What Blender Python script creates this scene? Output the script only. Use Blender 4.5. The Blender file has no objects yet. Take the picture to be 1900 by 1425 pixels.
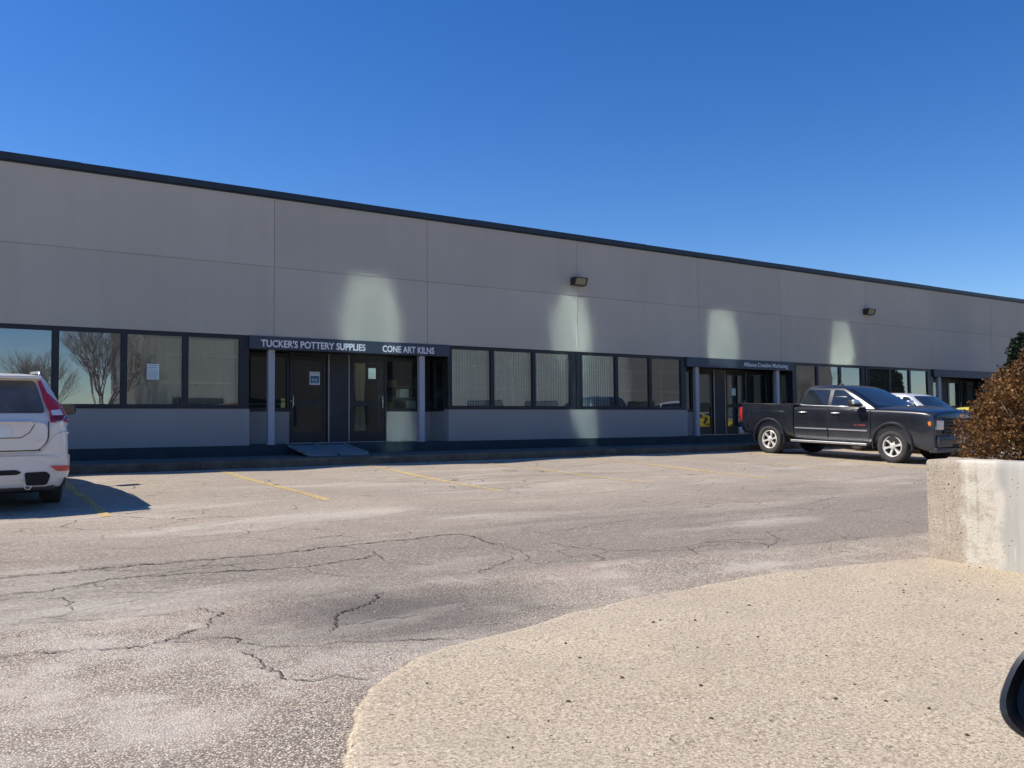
import bpy, bmesh, math, random
from math import sin, cos, pi, radians, sqrt, atan2
from mathutils import Vector, Matrix, noise as mnoise
random.seed(7)
S = bpy.context.scene
COL = S.collection

# ------------------------------------------------------------------ camera
CAM = Vector((0, -19.0, 0.447))
F_ = Vector((0.55079182, 0.83338684, 0.04576844))
R_ = Vector((0.83444109, -0.55103535, -0.00825281))
U_ = Vector((-0.01834225, -0.04273664, 0.99891799))
cd = bpy.data.cameras.new('camera'); cam = bpy.data.objects.new('camera', cd); COL.objects.link(cam)
cd.sensor_width = 36; cd.lens = 36 * 1580 / 1900
cd.clip_start = 0.05; cd.clip_end = 2000
cam.matrix_world = Matrix((( R_.x, U_.x, -F_.x, CAM.x), (R_.y, U_.y, -F_.y, CAM.y), (R_.z, U_.z, -F_.z, CAM.z), (0, 0, 0, 1)))
S.camera = cam

# ------------------------------------------------------------------ sky, sun, exposure
SUN = Vector((-0.70, 0.45, 1.0)).normalized()
EL = math.asin(SUN.z); AZ = atan2(SUN.x, SUN.y)
W = bpy.data.worlds.new('World'); S.world = W; W.use_nodes = True
wn = W.node_tree.nodes; wl = W.node_tree.links
wn.clear()
wo = wn.new('ShaderNodeOutputWorld'); bg = wn.new('ShaderNodeBackground'); sk = wn.new('ShaderNodeTexSky')
sk.sky_type = 'NISHITA'; sk.sun_disc = False; sk.sun_elevation = EL; sk.sun_rotation = AZ
sk.altitude = 300; sk.air_density = 1.0; sk.dust_density = 0.15; sk.ozone_density = 4.0
bg.inputs['Strength'].default_value = 0.115
hsv = wn.new('ShaderNodeHueSaturation'); hsv.inputs['Saturation'].default_value = 1.31; hsv.inputs['Hue'].default_value = .512
wl.new(sk.outputs[0], hsv.inputs['Color']); wl.new(hsv.outputs[0], bg.inputs['Color']); wl.new(bg.outputs[0], wo.inputs['Surface'])
sd = bpy.data.lights.new('sun', 'SUN'); sd.energy = 4.6; sd.angle = radians(0.53); sd.color = (1.0, 0.93, 0.82)
so = bpy.data.objects.new('sun', sd); COL.objects.link(so)
so.rotation_euler = SUN.to_track_quat('Z', 'Y').to_euler(); so.location = SUN * 60
S.view_settings.view_transform = 'Standard'; S.view_settings.look = 'None'
S.view_settings.exposure = 0.32; S.view_settings.gamma = 1.0; S.view_settings.use_curve_mapping = False
S.cycles.max_bounces = 8; S.cycles.transparent_max_bounces = 16
S.cycles.use_denoising = True
# sunlight thrown back by the windscreens of the vans added behind is found with path guiding
S.cycles.use_guiding = True; S.cycles.use_surface_guiding = True; S.cycles.guiding_training_samples = 128
S.cycles.caustics_reflective = True; S.cycles.blur_glossy = 0; S.cycles.sample_clamp_indirect = 0

# ------------------------------------------------------------------ material helpers
class NT:
    def __init__(s, name):
        s.m = bpy.data.materials.new(name); s.m.use_nodes = True
        s.t = s.m.node_tree; s.t.nodes.clear()
        s.out = s.n('ShaderNodeOutputMaterial'); s.b = s.n('ShaderNodeBsdfPrincipled')
        s.l(s.b.outputs[0], s.out.inputs[0]); s._c = None
    def n(s, t, **k):
        x = s.t.nodes.new(t)
        for a, v in k.items(): setattr(x, a, v)
        return x
    def l(s, a, b): s.t.links.new(a, b)
    def co(s):
        if s._c is None: s._c = s.n('ShaderNodeTexCoord').outputs['Object']
        return s._c
    def mapped(s, scale=(1, 1, 1), loc=(0, 0, 0), src=None):
        m = s.n('ShaderNodeMapping'); m.inputs['Scale'].default_value = scale; m.inputs['Location'].default_value = loc
        s.l(src or s.co(), m.inputs['Vector']); return m.outputs[0]
    def noise(s, scale, detail=4, rough=.55, src=None, out=0, dist=0):
        x = s.n('ShaderNodeTexNoise'); x.inputs['Scale'].default_value = scale; x.inputs['Detail'].default_value = detail
        x.inputs['Roughness'].default_value = rough; x.inputs['Distortion'].default_value = dist
        s.l(src or s.co(), x.inputs['Vector']); return x.outputs[out]
    def vor(s, scale, feature='F1', out='Distance', src=None, rnd=1):
        x = s.n('ShaderNodeTexVoronoi', feature=feature); x.inputs['Scale'].default_value = scale
        x.inputs['Randomness'].default_value = rnd
        s.l(src or s.co(), x.inputs['Vector']); return x.outputs[out]
    def ramp(s, fac, stops, interp='LINEAR'):
        r = s.n('ShaderNodeValToRGB'); r.color_ramp.interpolation = interp
        e = r.color_ramp.elements
        while len(e) < len(stops): e.new(0.5)
        for i, (p, c) in enumerate(stops):
            e[i].position = p
            e[i].color = (c, c, c, 1) if isinstance(c, (int, float)) else (*c, 1)
        s.l(fac, r.inputs[0]); return r.outputs[0]
    def mix(s, fac, a, b, mode='MIX'):
        x = s.n('ShaderNodeMix', data_type='RGBA', blend_type=mode)
        for i, v in ((0, fac), (6, a), (7, b)):
            if isinstance(v, (int, float)): x.inputs[i].default_value = v if i == 0 else (v, v, v, 1)
            elif isinstance(v, tuple): x.inputs[i].default_value = (*v, 1)
            else: s.l(v, x.inputs[i])
        return x.outputs[2]
    def math(s, op, a, b=0.0, clamp=False):
        x = s.n('ShaderNodeMath', operation=op, use_clamp=clamp)
        for i, v in ((0, a), (1, b)):
            if isinstance(v, (int, float)): x.inputs[i].default_value = v
            else: s.l(v, x.inputs[i])
        return x.outputs[0]
    def sep(s, src=None):
        x = s.n('ShaderNodeSeparateXYZ'); s.l(src or s.co(), x.inputs[0]); return x.outputs
    def bump(s, h, strength=.3, dist=.01, prev=None):
        b = s.n('ShaderNodeBump'); b.inputs['Strength'].default_value = strength; b.inputs['Distance'].default_value = dist
        s.l(h, b.inputs['Height'])
        if prev: s.l(prev, b.inputs['Normal'])
        s.l(b.outputs[0], s.b.inputs['Normal']); return b.outputs[0]
    def set(s, **k):
        for a, v in k.items():
            i = s.b.inputs[a.replace('_', ' ')]
            if isinstance(v, (int, float)): i.default_value = v
            elif isinstance(v, tuple): i.default_value = (*v, 1)
            else: s.l(v, i)
        return s

M = {}
def simple(name, col, rough=.5, metal=0, var=.12, scale=6, coat=0, spec=.5, bump=0):
    t = NT(name)
    n = t.noise(scale, 5)
    c = t.mix(t.ramp(n, [(.3, 0), (.7, 1)]), tuple(x * (1 - var) for x in col), tuple(min(1, x * (1 + var)) for x in col))
    t.set(Base_Color=c, Roughness=rough, Metallic=metal, Coat_Weight=coat, Specular_IOR_Level=spec)
    if bump: t.bump(t.noise(scale * 20, 3), bump, .004)
    M[name] = t.m; return t.m

# facade stucco: big flat panels, fine grain, faint vertical streaks and blotches
def stucco(name, base, streak=.10):
    t = NT(name)
    grain = t.noise(90, 3, .7)
    blot = t.noise(.45, 5, .6)
    st = t.noise(1.0, 5, .65, src=t.mapped((3.2, 3.2, .18)))
    pit = t.vor(16, src=t.mapped((1, 1, 1)))
    c = t.mix(t.ramp(blot, [(.3, 0), (.72, 1)]), tuple(x * .93 for x in base), tuple(x * 1.06 for x in base))
    c = t.mix(t.ramp(st, [(.45, 0), (.8, streak * 2.2)]), c, tuple(x * .72 for x in base))
    c = t.mix(t.ramp(grain, [(.35, .22), (.65, 0)]), c, tuple(x * .6 for x in base))
    c = t.mix(t.ramp(pit, [(.03, .5), (.07, 0)]), c, tuple(x * .55 for x in base))
    gi = t.n('ShaderNodeNewGeometry'); c = t.mix(1.0, c, t.ramp(gi.outputs['Random Per Island'], [(0, .93), (1, 1.0)]), 'MULTIPLY')
    t.set(Base_Color=c, Roughness=.93, Specular_IOR_Level=.2)
    t.bump(grain, .35, .006); M[name] = t.m
stucco('stucco', (.53, .482, .405)); stucco('stucco_low', (.385, .358, .325), .05)
stucco('opp_wall', (.25, .25, .225))
simple('joint', (.33, .31, .27), .9); simple('joint_light', (.46, .44, .42), .9)
simple('fascia', (.018, .024, .032), .45, 0, .25, 3)
simple('plinth', (.022, .036, .042), .7, 0, .3, 3, bump=.2)
simple('frame', (.022, .025, .032), .4, .3, .2, 4)
simple('gasket', (.006, .007, .008), .6)
simple('canopy', (.045, .058, .078), .55, 0, .12, 2)
simple('door_frame', (.020, .024, .028), .4, .3, .2, 4)
simple('panel_dark', (.030, .034, .040), .55, 0, .2, 3)
simple('post', (.40, .40, .42), .5, 0, .08, 3)
simple('alu', (.62, .64, .66), .35, .9, .1, 8)
simple('chrome', (.80, .80, .80), .30, .75, .05, 4)
simple('letter', (.80, .79, .80), .6, 0, .05)
simple('interior', (.10, .10, .095), .8); simple('interior_floor', (.07, .065, .06), .7)
simple('ceiling', (.3, .3, .29), .9)
simple('blind', (.72, .80, .76), .8, 0, .12, 3); simple('blind_dark', (.10, .115, .125), .8, 0, .15)
simple('curtain', (.52, .49, .38), .9, 0, .12, 2)
simple('curtain_tan', (.88, .76, .46), .9, 0, .12, 2)
simple('paper', (.75, .76, .78), .7, 0, .04); simple('ink', (.10, .12, .15), .7); simple('blue_print', (.04, .15, .32), .6)
simple('yellow_print', (.55, .50, .12), .6)
simple('roofing', (.10, .10, .10), .95)
simple('rubber', (.022, .022, .023), .75, 0, .35, 8, bump=.2); simple('tyre', (.045, .043, .042), .85, 0, .3, 6)
simple('plastic', (.022, .023, .026), .5); simple('black', (.004, .004, .005), .7)
simple('rim', (.80, .77, .70), .42, .35, .1, 10)
simple('under', (.012, .012, .012), .9)
simple('bark', (.30, .275, .25), .9, 0, .3, 5)
simple('soil', (.06, .04, .028), 1, 0, .3, 12, bump=.5)
simple('ramp_metal', (.26, .255, .25), .6, 0, .15, 5)
simple('lens', (.30, .28, .18), .15, 0, .15, 20); simple('fixture', (.035, .028, .022), .5)
simple('headlight_glass', (.55, .57, .60), .08, .6, .25, 30)
simple('amber', (.75, .22, .03), .2, 0, .2, 20)
simple('red_lens', (.62, .018, .022), .12, 0, .3, 25, coat=1); simple('red_dark', (.16, .008, .010), .12, 0, .2, coat=1)
simple('red_badge', (.45, .10, .10), .4); simple('white_lens', (.75, .72, .72), .1, 0, .1, 40)
simple('shelf', (.20, .21, .20), .7); simple('box_tan', (.35, .27, .15), .8)
simple('trim_white', (.75, .74, .70), .7, 0, .05); simple('opp_trim', (.33, .33, .295), .7, 0, .1)
simple('mirror_dark', (.006, .007, .010), .25, 0, .2, 3, spec=.25); simple('mirror_housing', (.008, .008, .009), .35, 0, .1, coat=.3)

def carpaint(name, col, dust, dcol=(.16, .145, .13), rough=.28, metal=.0):
    t = NT(name); z = t.sep()[2]
    n = t.noise(1.4, 6, .65); n2 = t.noise(5, 5, .7, src=t.mapped((1, 1, .45)))
    low = t.ramp(z, [(0, 1), (.9, .25), (1, .15)])
    d = t.math('MULTIPLY', t.math('MULTIPLY', t.ramp(n, [(.32, .35), (.68, 1)]), t.ramp(n2, [(.25, .5), (.75, 1)])), low)
    d = t.math('MULTIPLY', d, dust, True)
    c = t.mix(d, col, dcol)
    t.set(Base_Color=c, Metallic=metal, Roughness=t.math('ADD', rough, t.math('MULTIPLY', d, .45)), Coat_Weight=t.math('SUBTRACT', .8, d, True), Coat_Roughness=.03)
    M[name] = t.m
carpaint('paint_black', (.006, .007, .012), .68, (.115, .125, .145))
carpaint('paint_white', (.74, .71, .66), .08, (.40, .37, .32), .3, .05)
carpaint('paint_silver', (.66, .67, .69), .12, (.3, .28, .25), .32, .1)
carpaint('paint_yellow', (.62, .50, .04), .06, (.3, .25, .12))
carpaint('paint_dark', (.02, .022, .028), .1)

def glossglass(name, col, rough=.03, spec=.9):
    t = NT(name); t.set(Base_Color=t.mix(t.ramp(t.noise(2.5, 5), [(.35, 0), (.7, 1)]), col, tuple(x * 1.9 + .004 for x in col)), Roughness=rough, Specular_IOR_Level=spec)
    M[name] = t.m
glossglass('car_glass', (.010, .014, .018)); glossglass('rear_glass', (.085, .08, .075), .22, .4)
glossglass('screen_glass', (.012, .020, .028), .02, .55)

def pane_mat(name, refl, tint, k=1.5):
    t = NT(name); t.t.nodes.remove(t.b)
    g = t.n('ShaderNodeBsdfGlossy'); g.inputs['Roughness'].default_value = .004; g.inputs['Color'].default_value = (.92, .94, 1, 1)
    b = t.n('ShaderNodeBump'); b.inputs['Strength'].default_value = .05; b.inputs['Distance'].default_value = .02
    t.l(t.noise(.9, 2), b.inputs['Height']); t.l(b.outputs[0], g.inputs['Normal'])
    tr = t.n('ShaderNodeBsdfTransparent'); tr.inputs['Color'].default_value = (*tint, 1)
    fr = t.n('ShaderNodeFresnel'); fr.inputs['IOR'].default_value = 1.5
    fac = t.math('ADD', t.math('MULTIPLY', fr.outputs[0], k), refl, True)
    dirt = t.n('ShaderNodeBsdfDiffuse'); dirt.inputs['Color'].default_value = (.4, .4, .38, 1)
    mx = t.n('ShaderNodeMixShader'); t.l(fac, mx.inputs[0]); t.l(tr.outputs[0], mx.inputs[1]); t.l(g.outputs[0], mx.inputs[2])
    m2 = t.n('ShaderNodeMixShader'); t.l(t.ramp(t.noise(1.2, 6, .6), [(.3, .01), (.8, .05)]), m2.inputs[0]); t.l(mx.outputs[0], m2.inputs[1]); t.l(dirt.outputs[0], m2.inputs[2])
    t.l(m2.outputs[0], t.out.inputs[0]); M[name] = t.m
pane_mat('pane', .135, (.88, .93, .91)); pane_mat('door_pane', .0, (.7, .72, .72), .75)

# ------------------------------------------------------------------ terrain function
def gz(x, y):
    if y > -2.2: return -0.398
    yy = max(y, -21)
    z = -0.38 + 0.035 * (yy + 1.6)
    w = min(1, max(0, (-2.2 - y) / .4)) * min(1, max(0, (y + 14) / 5))
    u = .016 * sin(x * 1.15 + .5 * y + .6) + .013 * sin(x * .62 - 1.1) + .008 * sin(x * 2.6 + y * 1.3)
    return z + w * u
def apron_z(x, y): return gz(x, y) + .029

# ------------------------------------------------------------------ mesh helpers
def new_obj(name, me, mat, parent):
    o = bpy.data.objects.new(name, me); COL.objects.link(o)
    for m in (mat if isinstance(mat, list) else [mat]):
        me.materials.append(M[m] if isinstance(m, str) else m)
    if parent: o.parent = parent
    return o
class MB:
    def __init__(s): s.bm = bmesh.new()
    def face(s, pts, mi=0):
        f = s.bm.faces.new([s.bm.verts.new(p) for p in pts]); f.material_index = mi; return f
    def box(s, x0, x1, y0, y1, z0, z1, bev=0, mi=0):
        P = [(x, y, z) for x in (x0, x1) for y in (y0, y1) for z in (z0, z1)]
        v = [s.bm.verts.new(p) for p in P]
        fs = [s.bm.faces.new([v[i] for i in q]) for q in ((0, 1, 3, 2), (4, 6, 7, 5), (0, 4, 5, 1), (2, 3, 7, 6), (0, 2, 6, 4), (1, 5, 7, 3))]
        for f in fs: f.material_index = mi
        if bev:
            es = list({e for f in fs for e in f.edges})
            bmesh.ops.bevel(s.bm, geom=es, offset=bev, segments=2, profile=.5, affect='EDGES', material=mi)
        return s
    def prism(s, poly, fn0, fn1, mi=0):
        """poly of 2-D points; fn0/fn1 map them to the two ends."""
        a = [s.bm.verts.new(fn0(*p)) for p in poly]; b = [s.bm.verts.new(fn1(*p)) for p in poly]
        fs = [s.bm.faces.new(a[::-1]), s.bm.faces.new(b)]
        n = len(poly)
        for i in range(n): fs.append(s.bm.faces.new([a[i], a[(i + 1) % n], b[(i + 1) % n], b[i]]))
        for f in fs: f.material_index = mi
        return s
    def tube(s, pts, r, seg=8, closed=False, mi=0):
        pts = [Vector(p) for p in pts]; n = len(pts); rings = []
        for i, p in enumerate(pts):
            a = pts[i - 1] if (i > 0 or closed) else p; b = pts[(i + 1) % n] if (i < n - 1 or closed) else p
            d = (b - a).normalized(); up = Vector((0, 0, 1)) if abs(d.z) < .9 else Vector((1, 0, 0))
            u = d.cross(up).normalized(); v = u.cross(d); rr = r[i] if isinstance(r, (list, tuple)) else r
            rings.append([s.bm.verts.new(p + (u * cos(t) + v * sin(t)) * rr) for t in [2 * pi * k / seg for k in range(seg)]])
        for i in range(n if closed else n - 1):
            A, B = rings[i], rings[(i + 1) % n]
            for k in range(seg):
                f = s.bm.faces.new([A[k], A[(k + 1) % seg], B[(k + 1) % seg], B[k]]); f.smooth = True; f.material_index = mi
        if not closed:
            s.bm.faces.new(rings[0][::-1]); s.bm.faces.new(rings[-1])
        return s
    def lathe(s, prof, c, axis='y', seg=40, mi=0):
        """prof list of (radius, offset along axis)."""
        rings = []
        for r, h in prof:
            ring = []
            for k in range(seg):
                t = 2 * pi * k / seg
                p = (c[0] + r * cos(t), c[1] + h, c[2] + r * sin(t)) if axis == 'y' else ((c[0] + r * cos(t), c[1] + r * sin(t), c[2] + h))
                ring.append(s.bm.verts.new(p))
            rings.append(ring)
        for A, B in zip(rings, rings[1:]):
            for k in range(seg):
                f = s.bm.faces.new([A[k], A[(k + 1) % seg], B[(k + 1) % seg], B[k]]); f.smooth = True; f.material_index = mi
        return s
    def build(s, name, mat, parent=None, smooth=None, fix=True):
        bm = s.bm
        if fix: bmesh.ops.recalc_face_normals(bm, faces=bm.faces)
        if smooth is not None:
            for f in bm.faces: f.smooth = True
            for e in bm.edges:
                if len(e.link_faces) == 2 and e.calc_face_angle(0) > radians(smooth): e.smooth = False
        me = bpy.data.meshes.new(name); bm.to_mesh(me); bm.free()
        return new_obj(name, me, mat, parent)
def tag(o, label=None, cat=None, group=None, kind=None):
    if label: o['label'] = label
    if cat: o['category'] = cat
    if group: o['group'] = group
    if kind: o['kind'] = kind
    return o
def empty(name, loc, rz, label, cat, group=None):
    o = bpy.data.objects.new(name, None); COL.objects.link(o); o.location = loc; o.rotation_euler = (0, 0, rz)
    o.empty_display_size = .3
    return tag(o, label, cat, group)
def struct(o): o['kind'] = 'structure'; return o
def text_obj(name, txt, size, loc, rot, mat, parent, sx=1.0, ext=.006, align='LEFT', bold=0):
    cu = bpy.data.curves.new(name, 'FONT'); cu.body = txt; cu.size = size; cu.extrude = ext; cu.align_x = align; cu.offset = bold
    cu.resolution_u = 3
    tmp = bpy.data.objects.new('tmp', cu); COL.objects.link(tmp)
    me = bpy.data.meshes.new_from_object(tmp.evaluated_get(bpy.context.evaluated_depsgraph_get()))
    bpy.data.objects.remove(tmp)
    me.materials.clear()
    w = max((v.co.x for v in me.vertices), default=0) - min((v.co.x for v in me.vertices), default=0)
    me.transform(Matrix.Diagonal((sx, 1, 1, 1)))
    o = new_obj(name, me, mat, parent); o.location = loc; o.rotation_euler = rot; o['_w'] = w
    del o['_w']
    return o, w
def copy_tree(o, parent=None):
    c = o.copy(); COL.objects.link(c); c.parent = parent
    for ch in [x for x in bpy.data.objects if x.parent is o]: copy_tree(ch, c)
    return c
#@@GROUND
# ------------------------------------------------------------------ ground
def ground_material():
    t = NT('asphalt'); X, Y, Z = t.sep()
    wob = t.noise(.8, 4, .6); wob2 = t.noise(.22, 3)
    yy = t.math('ADD', Y, t.math('MULTIPLY', t.math('SUBTRACT', wob, .5), 1.0))
    yb = t.math('ADD', Y, t.math('MULTIPLY', t.math('SUBTRACT', wob, .5), .35))
    # zone masks in metres from the facade (y is negative)
    lane = t.n('ShaderNodeMapRange'); lane.inputs[1].default_value = -8.4; lane.inputs[2].default_value = -10.6; t.l(yy, lane.inputs[0])
    crackb = t.n('ShaderNodeMapRange'); crackb.inputs[1].default_value = -11.1; crackb.inputs[2].default_value = -11.35; t.l(yb, crackb.inputs[0])
    ycoarse = t.math('ADD', yb, t.math('MULTIPLY', t.math('MAXIMUM', t.math('SUBTRACT', X, 3.2), 0), .13))
    coarse = t.n('ShaderNodeMapRange'); coarse.inputs[1].default_value = -12.85; coarse.inputs[2].default_value = -13.05; t.l(ycoarse, coarse.inputs[0])
    # fine speckle
    sp = t.noise(120, 2, .8); sp2 = t.noise(38, 3, .7)
    tan = t.mix(t.ramp(t.noise(.35, 4), [(.35, 0), (.65, 1)]), (.395, .315, .240), (.325, .280, .225))
    tan = t.mix(t.ramp(wob, [(.3, 0), (.75, .7)]), tan, (.44, .372, .285))
    lanec = t.mix(t.ramp(wob, [(.3, 0), (.7, 1)]), (.245, .205, .155), (.305, .258, .198))
    c = t.mix(t.math('MULTIPLY', lane.outputs[0], .85), tan, lanec)
    c = t.mix(t.math('MULTIPLY', crackb.outputs[0], .35), c, (.16, .142, .13))
    c = t.mix(t.ramp(sp, [(.36, .62), (.50, 0)]), c, (.10, .082, .07))
    c = t.mix(t.ramp(sp, [(.56, 0), (.70, .6)]), c, (.66, .58, .49))
    sp3 = t.noise(34, 5, .9)
    c = t.mix(t.ramp(sp3, [(.36, .85), (.46, 0)]), c, (.11, .09, .078))
    c = t.mix(t.ramp(sp3, [(.54, 0), (.64, .75)]), c, (.70, .60, .50))
    # coarse worn aggregate
    warp = t.mix(.010, t.co(), t.noise(40, 4, .7, out=1), 'ADD')
    vc = t.vor(98, out='Color', src=warp); vd = t.vor(98, out='Distance', src=warp)
    vsep = t.n('ShaderNodeSeparateColor'); t.l(vc, vsep.inputs[0])
    stone = t.ramp(vsep.outputs[0], [(0, (.20, .162, .125)), (.25, (.37, .31, .24)), (.4, (.51, .435, .335)), (.75, (.72, .61, .47)), (1, (.92, .80, .63))])
    binder = (.095, .08, .066)
    cc = t.mix(t.ramp(vd, [(.40, 0), (.62, .85)]), stone, binder)
    cc = t.mix(t.ramp(t.noise(46, 5, .9), [(.38, .75), (.50, 0)]), cc, (.13, .105, .088))
    cc = t.mix(t.ramp(t.noise(1.7, 6, .7, src=t.mapped((1, 1, 1), (5, 7, 0))), [(.50, 0), (.66, .50)]), cc, (.66, .60, .50))
    cc = t.mix(t.ramp(t.noise(1.1, 4, .6, src=t.mapped((1, 1, 1), (9, 2, 0))), [(.45, 0), (.7, .22)]), cc, (.52, .37, .31))
    big = t.noise(.55, 5, .6, dist=.6)
    cc = t.mix(t.ramp(big, [(.40, .0), (.62, .22)]), cc, (.50, .42, .34))
    dark = t.n('ShaderNodeMapRange'); dark.inputs[1].default_value = 1.15; dark.inputs[2].default_value = .25
    dv = t.n('ShaderNodeVectorMath', operation='DISTANCE'); dv.inputs[1].default_value = (2.5, -13.75, -.8); 
    t.l(t.mapped((.8, 1.0, 1.0), (.5, 0, 0)), dv.inputs[0]); t.l(t.math('ADD', dv.outputs['Value'], t.math('MULTIPLY', t.math('SUBTRACT', t.noise(2.2, 5), .5), .9)), dark.inputs[0])
    cc = t.mix(t.math('MULTIPLY', dark.outputs[0], .72), cc, (.085, .078, .075))
    c = t.mix(coarse.outputs[0], c, cc)
    # pale streaks along the lane: salty residue plus reflected sun patches painted in
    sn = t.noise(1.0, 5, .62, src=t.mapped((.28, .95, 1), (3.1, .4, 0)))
    salt_sun = t.math('MULTIPLY', t.ramp(sn, [(.54, 0), (.70, .55)]), t.ramp(sp3, [(.35, .35), (.55, 1)]))
    c = t.mix(salt_sun, c, (.60, .545, .45))
    st2 = t.ramp(t.noise(.9, 4, .6, src=t.mapped((.16, 2.2, 1))), [(.60, 0), (.72, .30)])
    c = t.mix(st2, c, (.13, .118, .108))
    hair = t.vor(1.6, feature='DISTANCE_TO_EDGE', out='Distance', src=t.mix(.82, t.noise(2.5, 4, .6, out=1), t.mapped((.8, 1.9, 1))))
    hm = t.math('MULTIPLY', t.ramp(hair, [(.003, 1), (.016, 0)]), t.ramp(t.noise(.5, 3), [(.45, 0), (.58, .9)]))
    hm = t.math('MULTIPLY', hm, t.math('SUBTRACT', 1.0, t.math('MULTIPLY', coarse.outputs[0], .9)))
    c = t.mix(hm, c, (.05, .045, .04))
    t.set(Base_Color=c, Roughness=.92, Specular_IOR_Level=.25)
    h = t.mix(coarse.outputs[0], sp2, t.ramp(vd, [(.0, 1), (.6, 0)]))
    t.bump(h, .65, .006)
    M['asphalt'] = t.m
ground_material()

def conc_material():
    t = NT('apron_concrete')
    g = t.noise(58, 4, .85); big = t.noise(.9, 5, .6); pits = t.noise(40, 3, .5, dist=1.2); pv = t.noise(9, 3)
    n2 = t.noise(230, 2, .8)
    c = t.mix(t.ramp(big, [(.3, 0), (.7, 1)]), (.50, .412, .292), (.62, .518, .368))
    c = t.mix(t.ramp(t.noise(.35, 3), [(.45, 0), (.7, .5)]), c, (.50, .42, .34))
    c = t.mix(t.ramp(g, [(.38, .95), (.49, 0)]), c, (.25, .19, .13))
    c = t.mix(t.ramp(t.noise(95, 4, .85), [(.38, .8), (.48, 0)]), c, (.22, .17, .12))
    c = t.mix(t.ramp(g, [(.53, 0), (.64, .75)]), c, (.86, .74, .57))
    c = t.mix(t.ramp(n2, [(.30, .4), (.46, 0)]), c, (.20, .16, .13))
    pm = t.math('MULTIPLY', t.ramp(pits, [(.30, 1), (.36, 0)]), t.ramp(pv, [(.36, .25), (.54, 1)]))
    c = t.mix(pm, c, (.11, .085, .065))
    c = t.mix(t.ramp(t.noise(1.3, 6, .75), [(.50, 0), (.68, .34)]), c, (.36, .30, .24))
    t.set(Base_Color=c, Roughness=.9, Specular_IOR_Level=.25)
    h = t.math('SUBTRACT', g, t.math('MULTIPLY', pm, .8)); t.bump(h, .7, .006); M['apron_concrete'] = t.m
conc_material()
simple('crack', (.065, .055, .047), 1.0, 0, .4, 20)
def line_mat():
    t = NT('yellow_line')
    w = t.ramp(t.noise(26, 5, .75), [(.44, 0), (.56, 1)]); w2 = t.ramp(t.noise(1.6, 3), [(.35, .15), (.65, .9)])
    c = t.mix(t.ramp(t.noise(5, 3), [(.3, 0), (.7, 1)]), (.70, .47, .13), (.74, .58, .26))
    tr = t.n('ShaderNodeBsdfTransparent'); mx = t.n('ShaderNodeMixShader')
    t.set(Base_Color=c, Roughness=.85)
    f = t.math('MAXIMUM', t.math('MULTIPLY', w, .9), t.math('MULTIPLY', w2, .75))
    t.l(f, mx.inputs[0]); t.l(tr.outputs[0], mx.inputs[1]); t.l(t.b.outputs[0], mx.inputs[2]); t.l(mx.outputs[0], t.out.inputs[0])
    M['yellow_line'] = t.m
line_mat()
def curb_mat(name, a, b, d):
    t = NT(name); n = t.noise(2.2, 6, .65); g = t.noise(60, 3, .7)
    c = t.mix(t.ramp(n, [(.35, 0), (.68, 1)]), a, b)
    c = t.mix(t.ramp(g, [(.35, .5), (.5, 0)]), c, d)
    t.set(Base_Color=c, Roughness=.95, Specular_IOR_Level=.2); t.bump(g, .5, .006); M[name] = t.m
curb_mat('curb', (.11, .085, .065), (.20, .175, .125), (.05, .045, .04))
curb_mat('walk', (.125, .115, .095), (.18, .165, .14), (.08, .07, .06))

def grid_sheet(name, xs, ys, zf, mat):
    bm = bmesh.new()
    V = [[bm.verts.new((x, y, zf(x, y))) for x in xs] for y in ys]
    for j in range(len(ys) - 1):
        for i in range(len(xs) - 1):
            f = bm.faces.new([V[j][i], V[j][i + 1], V[j + 1][i + 1], V[j + 1][i]]); f.smooth = True
    me = bpy.data.meshes.new(name); bm.to_mesh(me); bm.free()
    return struct(new_obj(name, me, mat, None))
def fr(a, b, s):
    n = max(1, round((b - a) / s)); return [a + (b - a) * i / n for i in range(n + 1)]
xs = [-400, -150, -60, -25, -10] + fr(-4, 34, .2) + [40, 50, 70, 110, 200, 400]
ys = [-400, -150, -80, -45, -30, -24, -21] + fr(-20, -14.4, .4) + fr(-14, -2.2, .15) + [0.0, 30, 60, 400]
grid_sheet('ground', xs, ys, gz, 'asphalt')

# kerb and sidewalk in front of the building
b = MB()
prof = [(-2.20, -.62), (-2.20, -.262), (-2.185, -.238), (-2.165, -.232), (-2.03, -.232), (-2.03, -.62)]
segs = [-14.0]
while segs[-1] < 60: segs.append(segs[-1] + 3.0)
for a, c in zip(segs, segs[1:]):
    b.prism(prof, lambda y, z: (a + .004, y + .006 * sin(a), z), lambda y, z: (c - .004, y + .006 * sin(a), z))
struct(b.build('kerb', 'curb'))
b = MB(); b.box(-14, 60, -2.028, -.012, -.62, -.236); struct(b.build('sidewalk', 'walk'))

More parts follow.
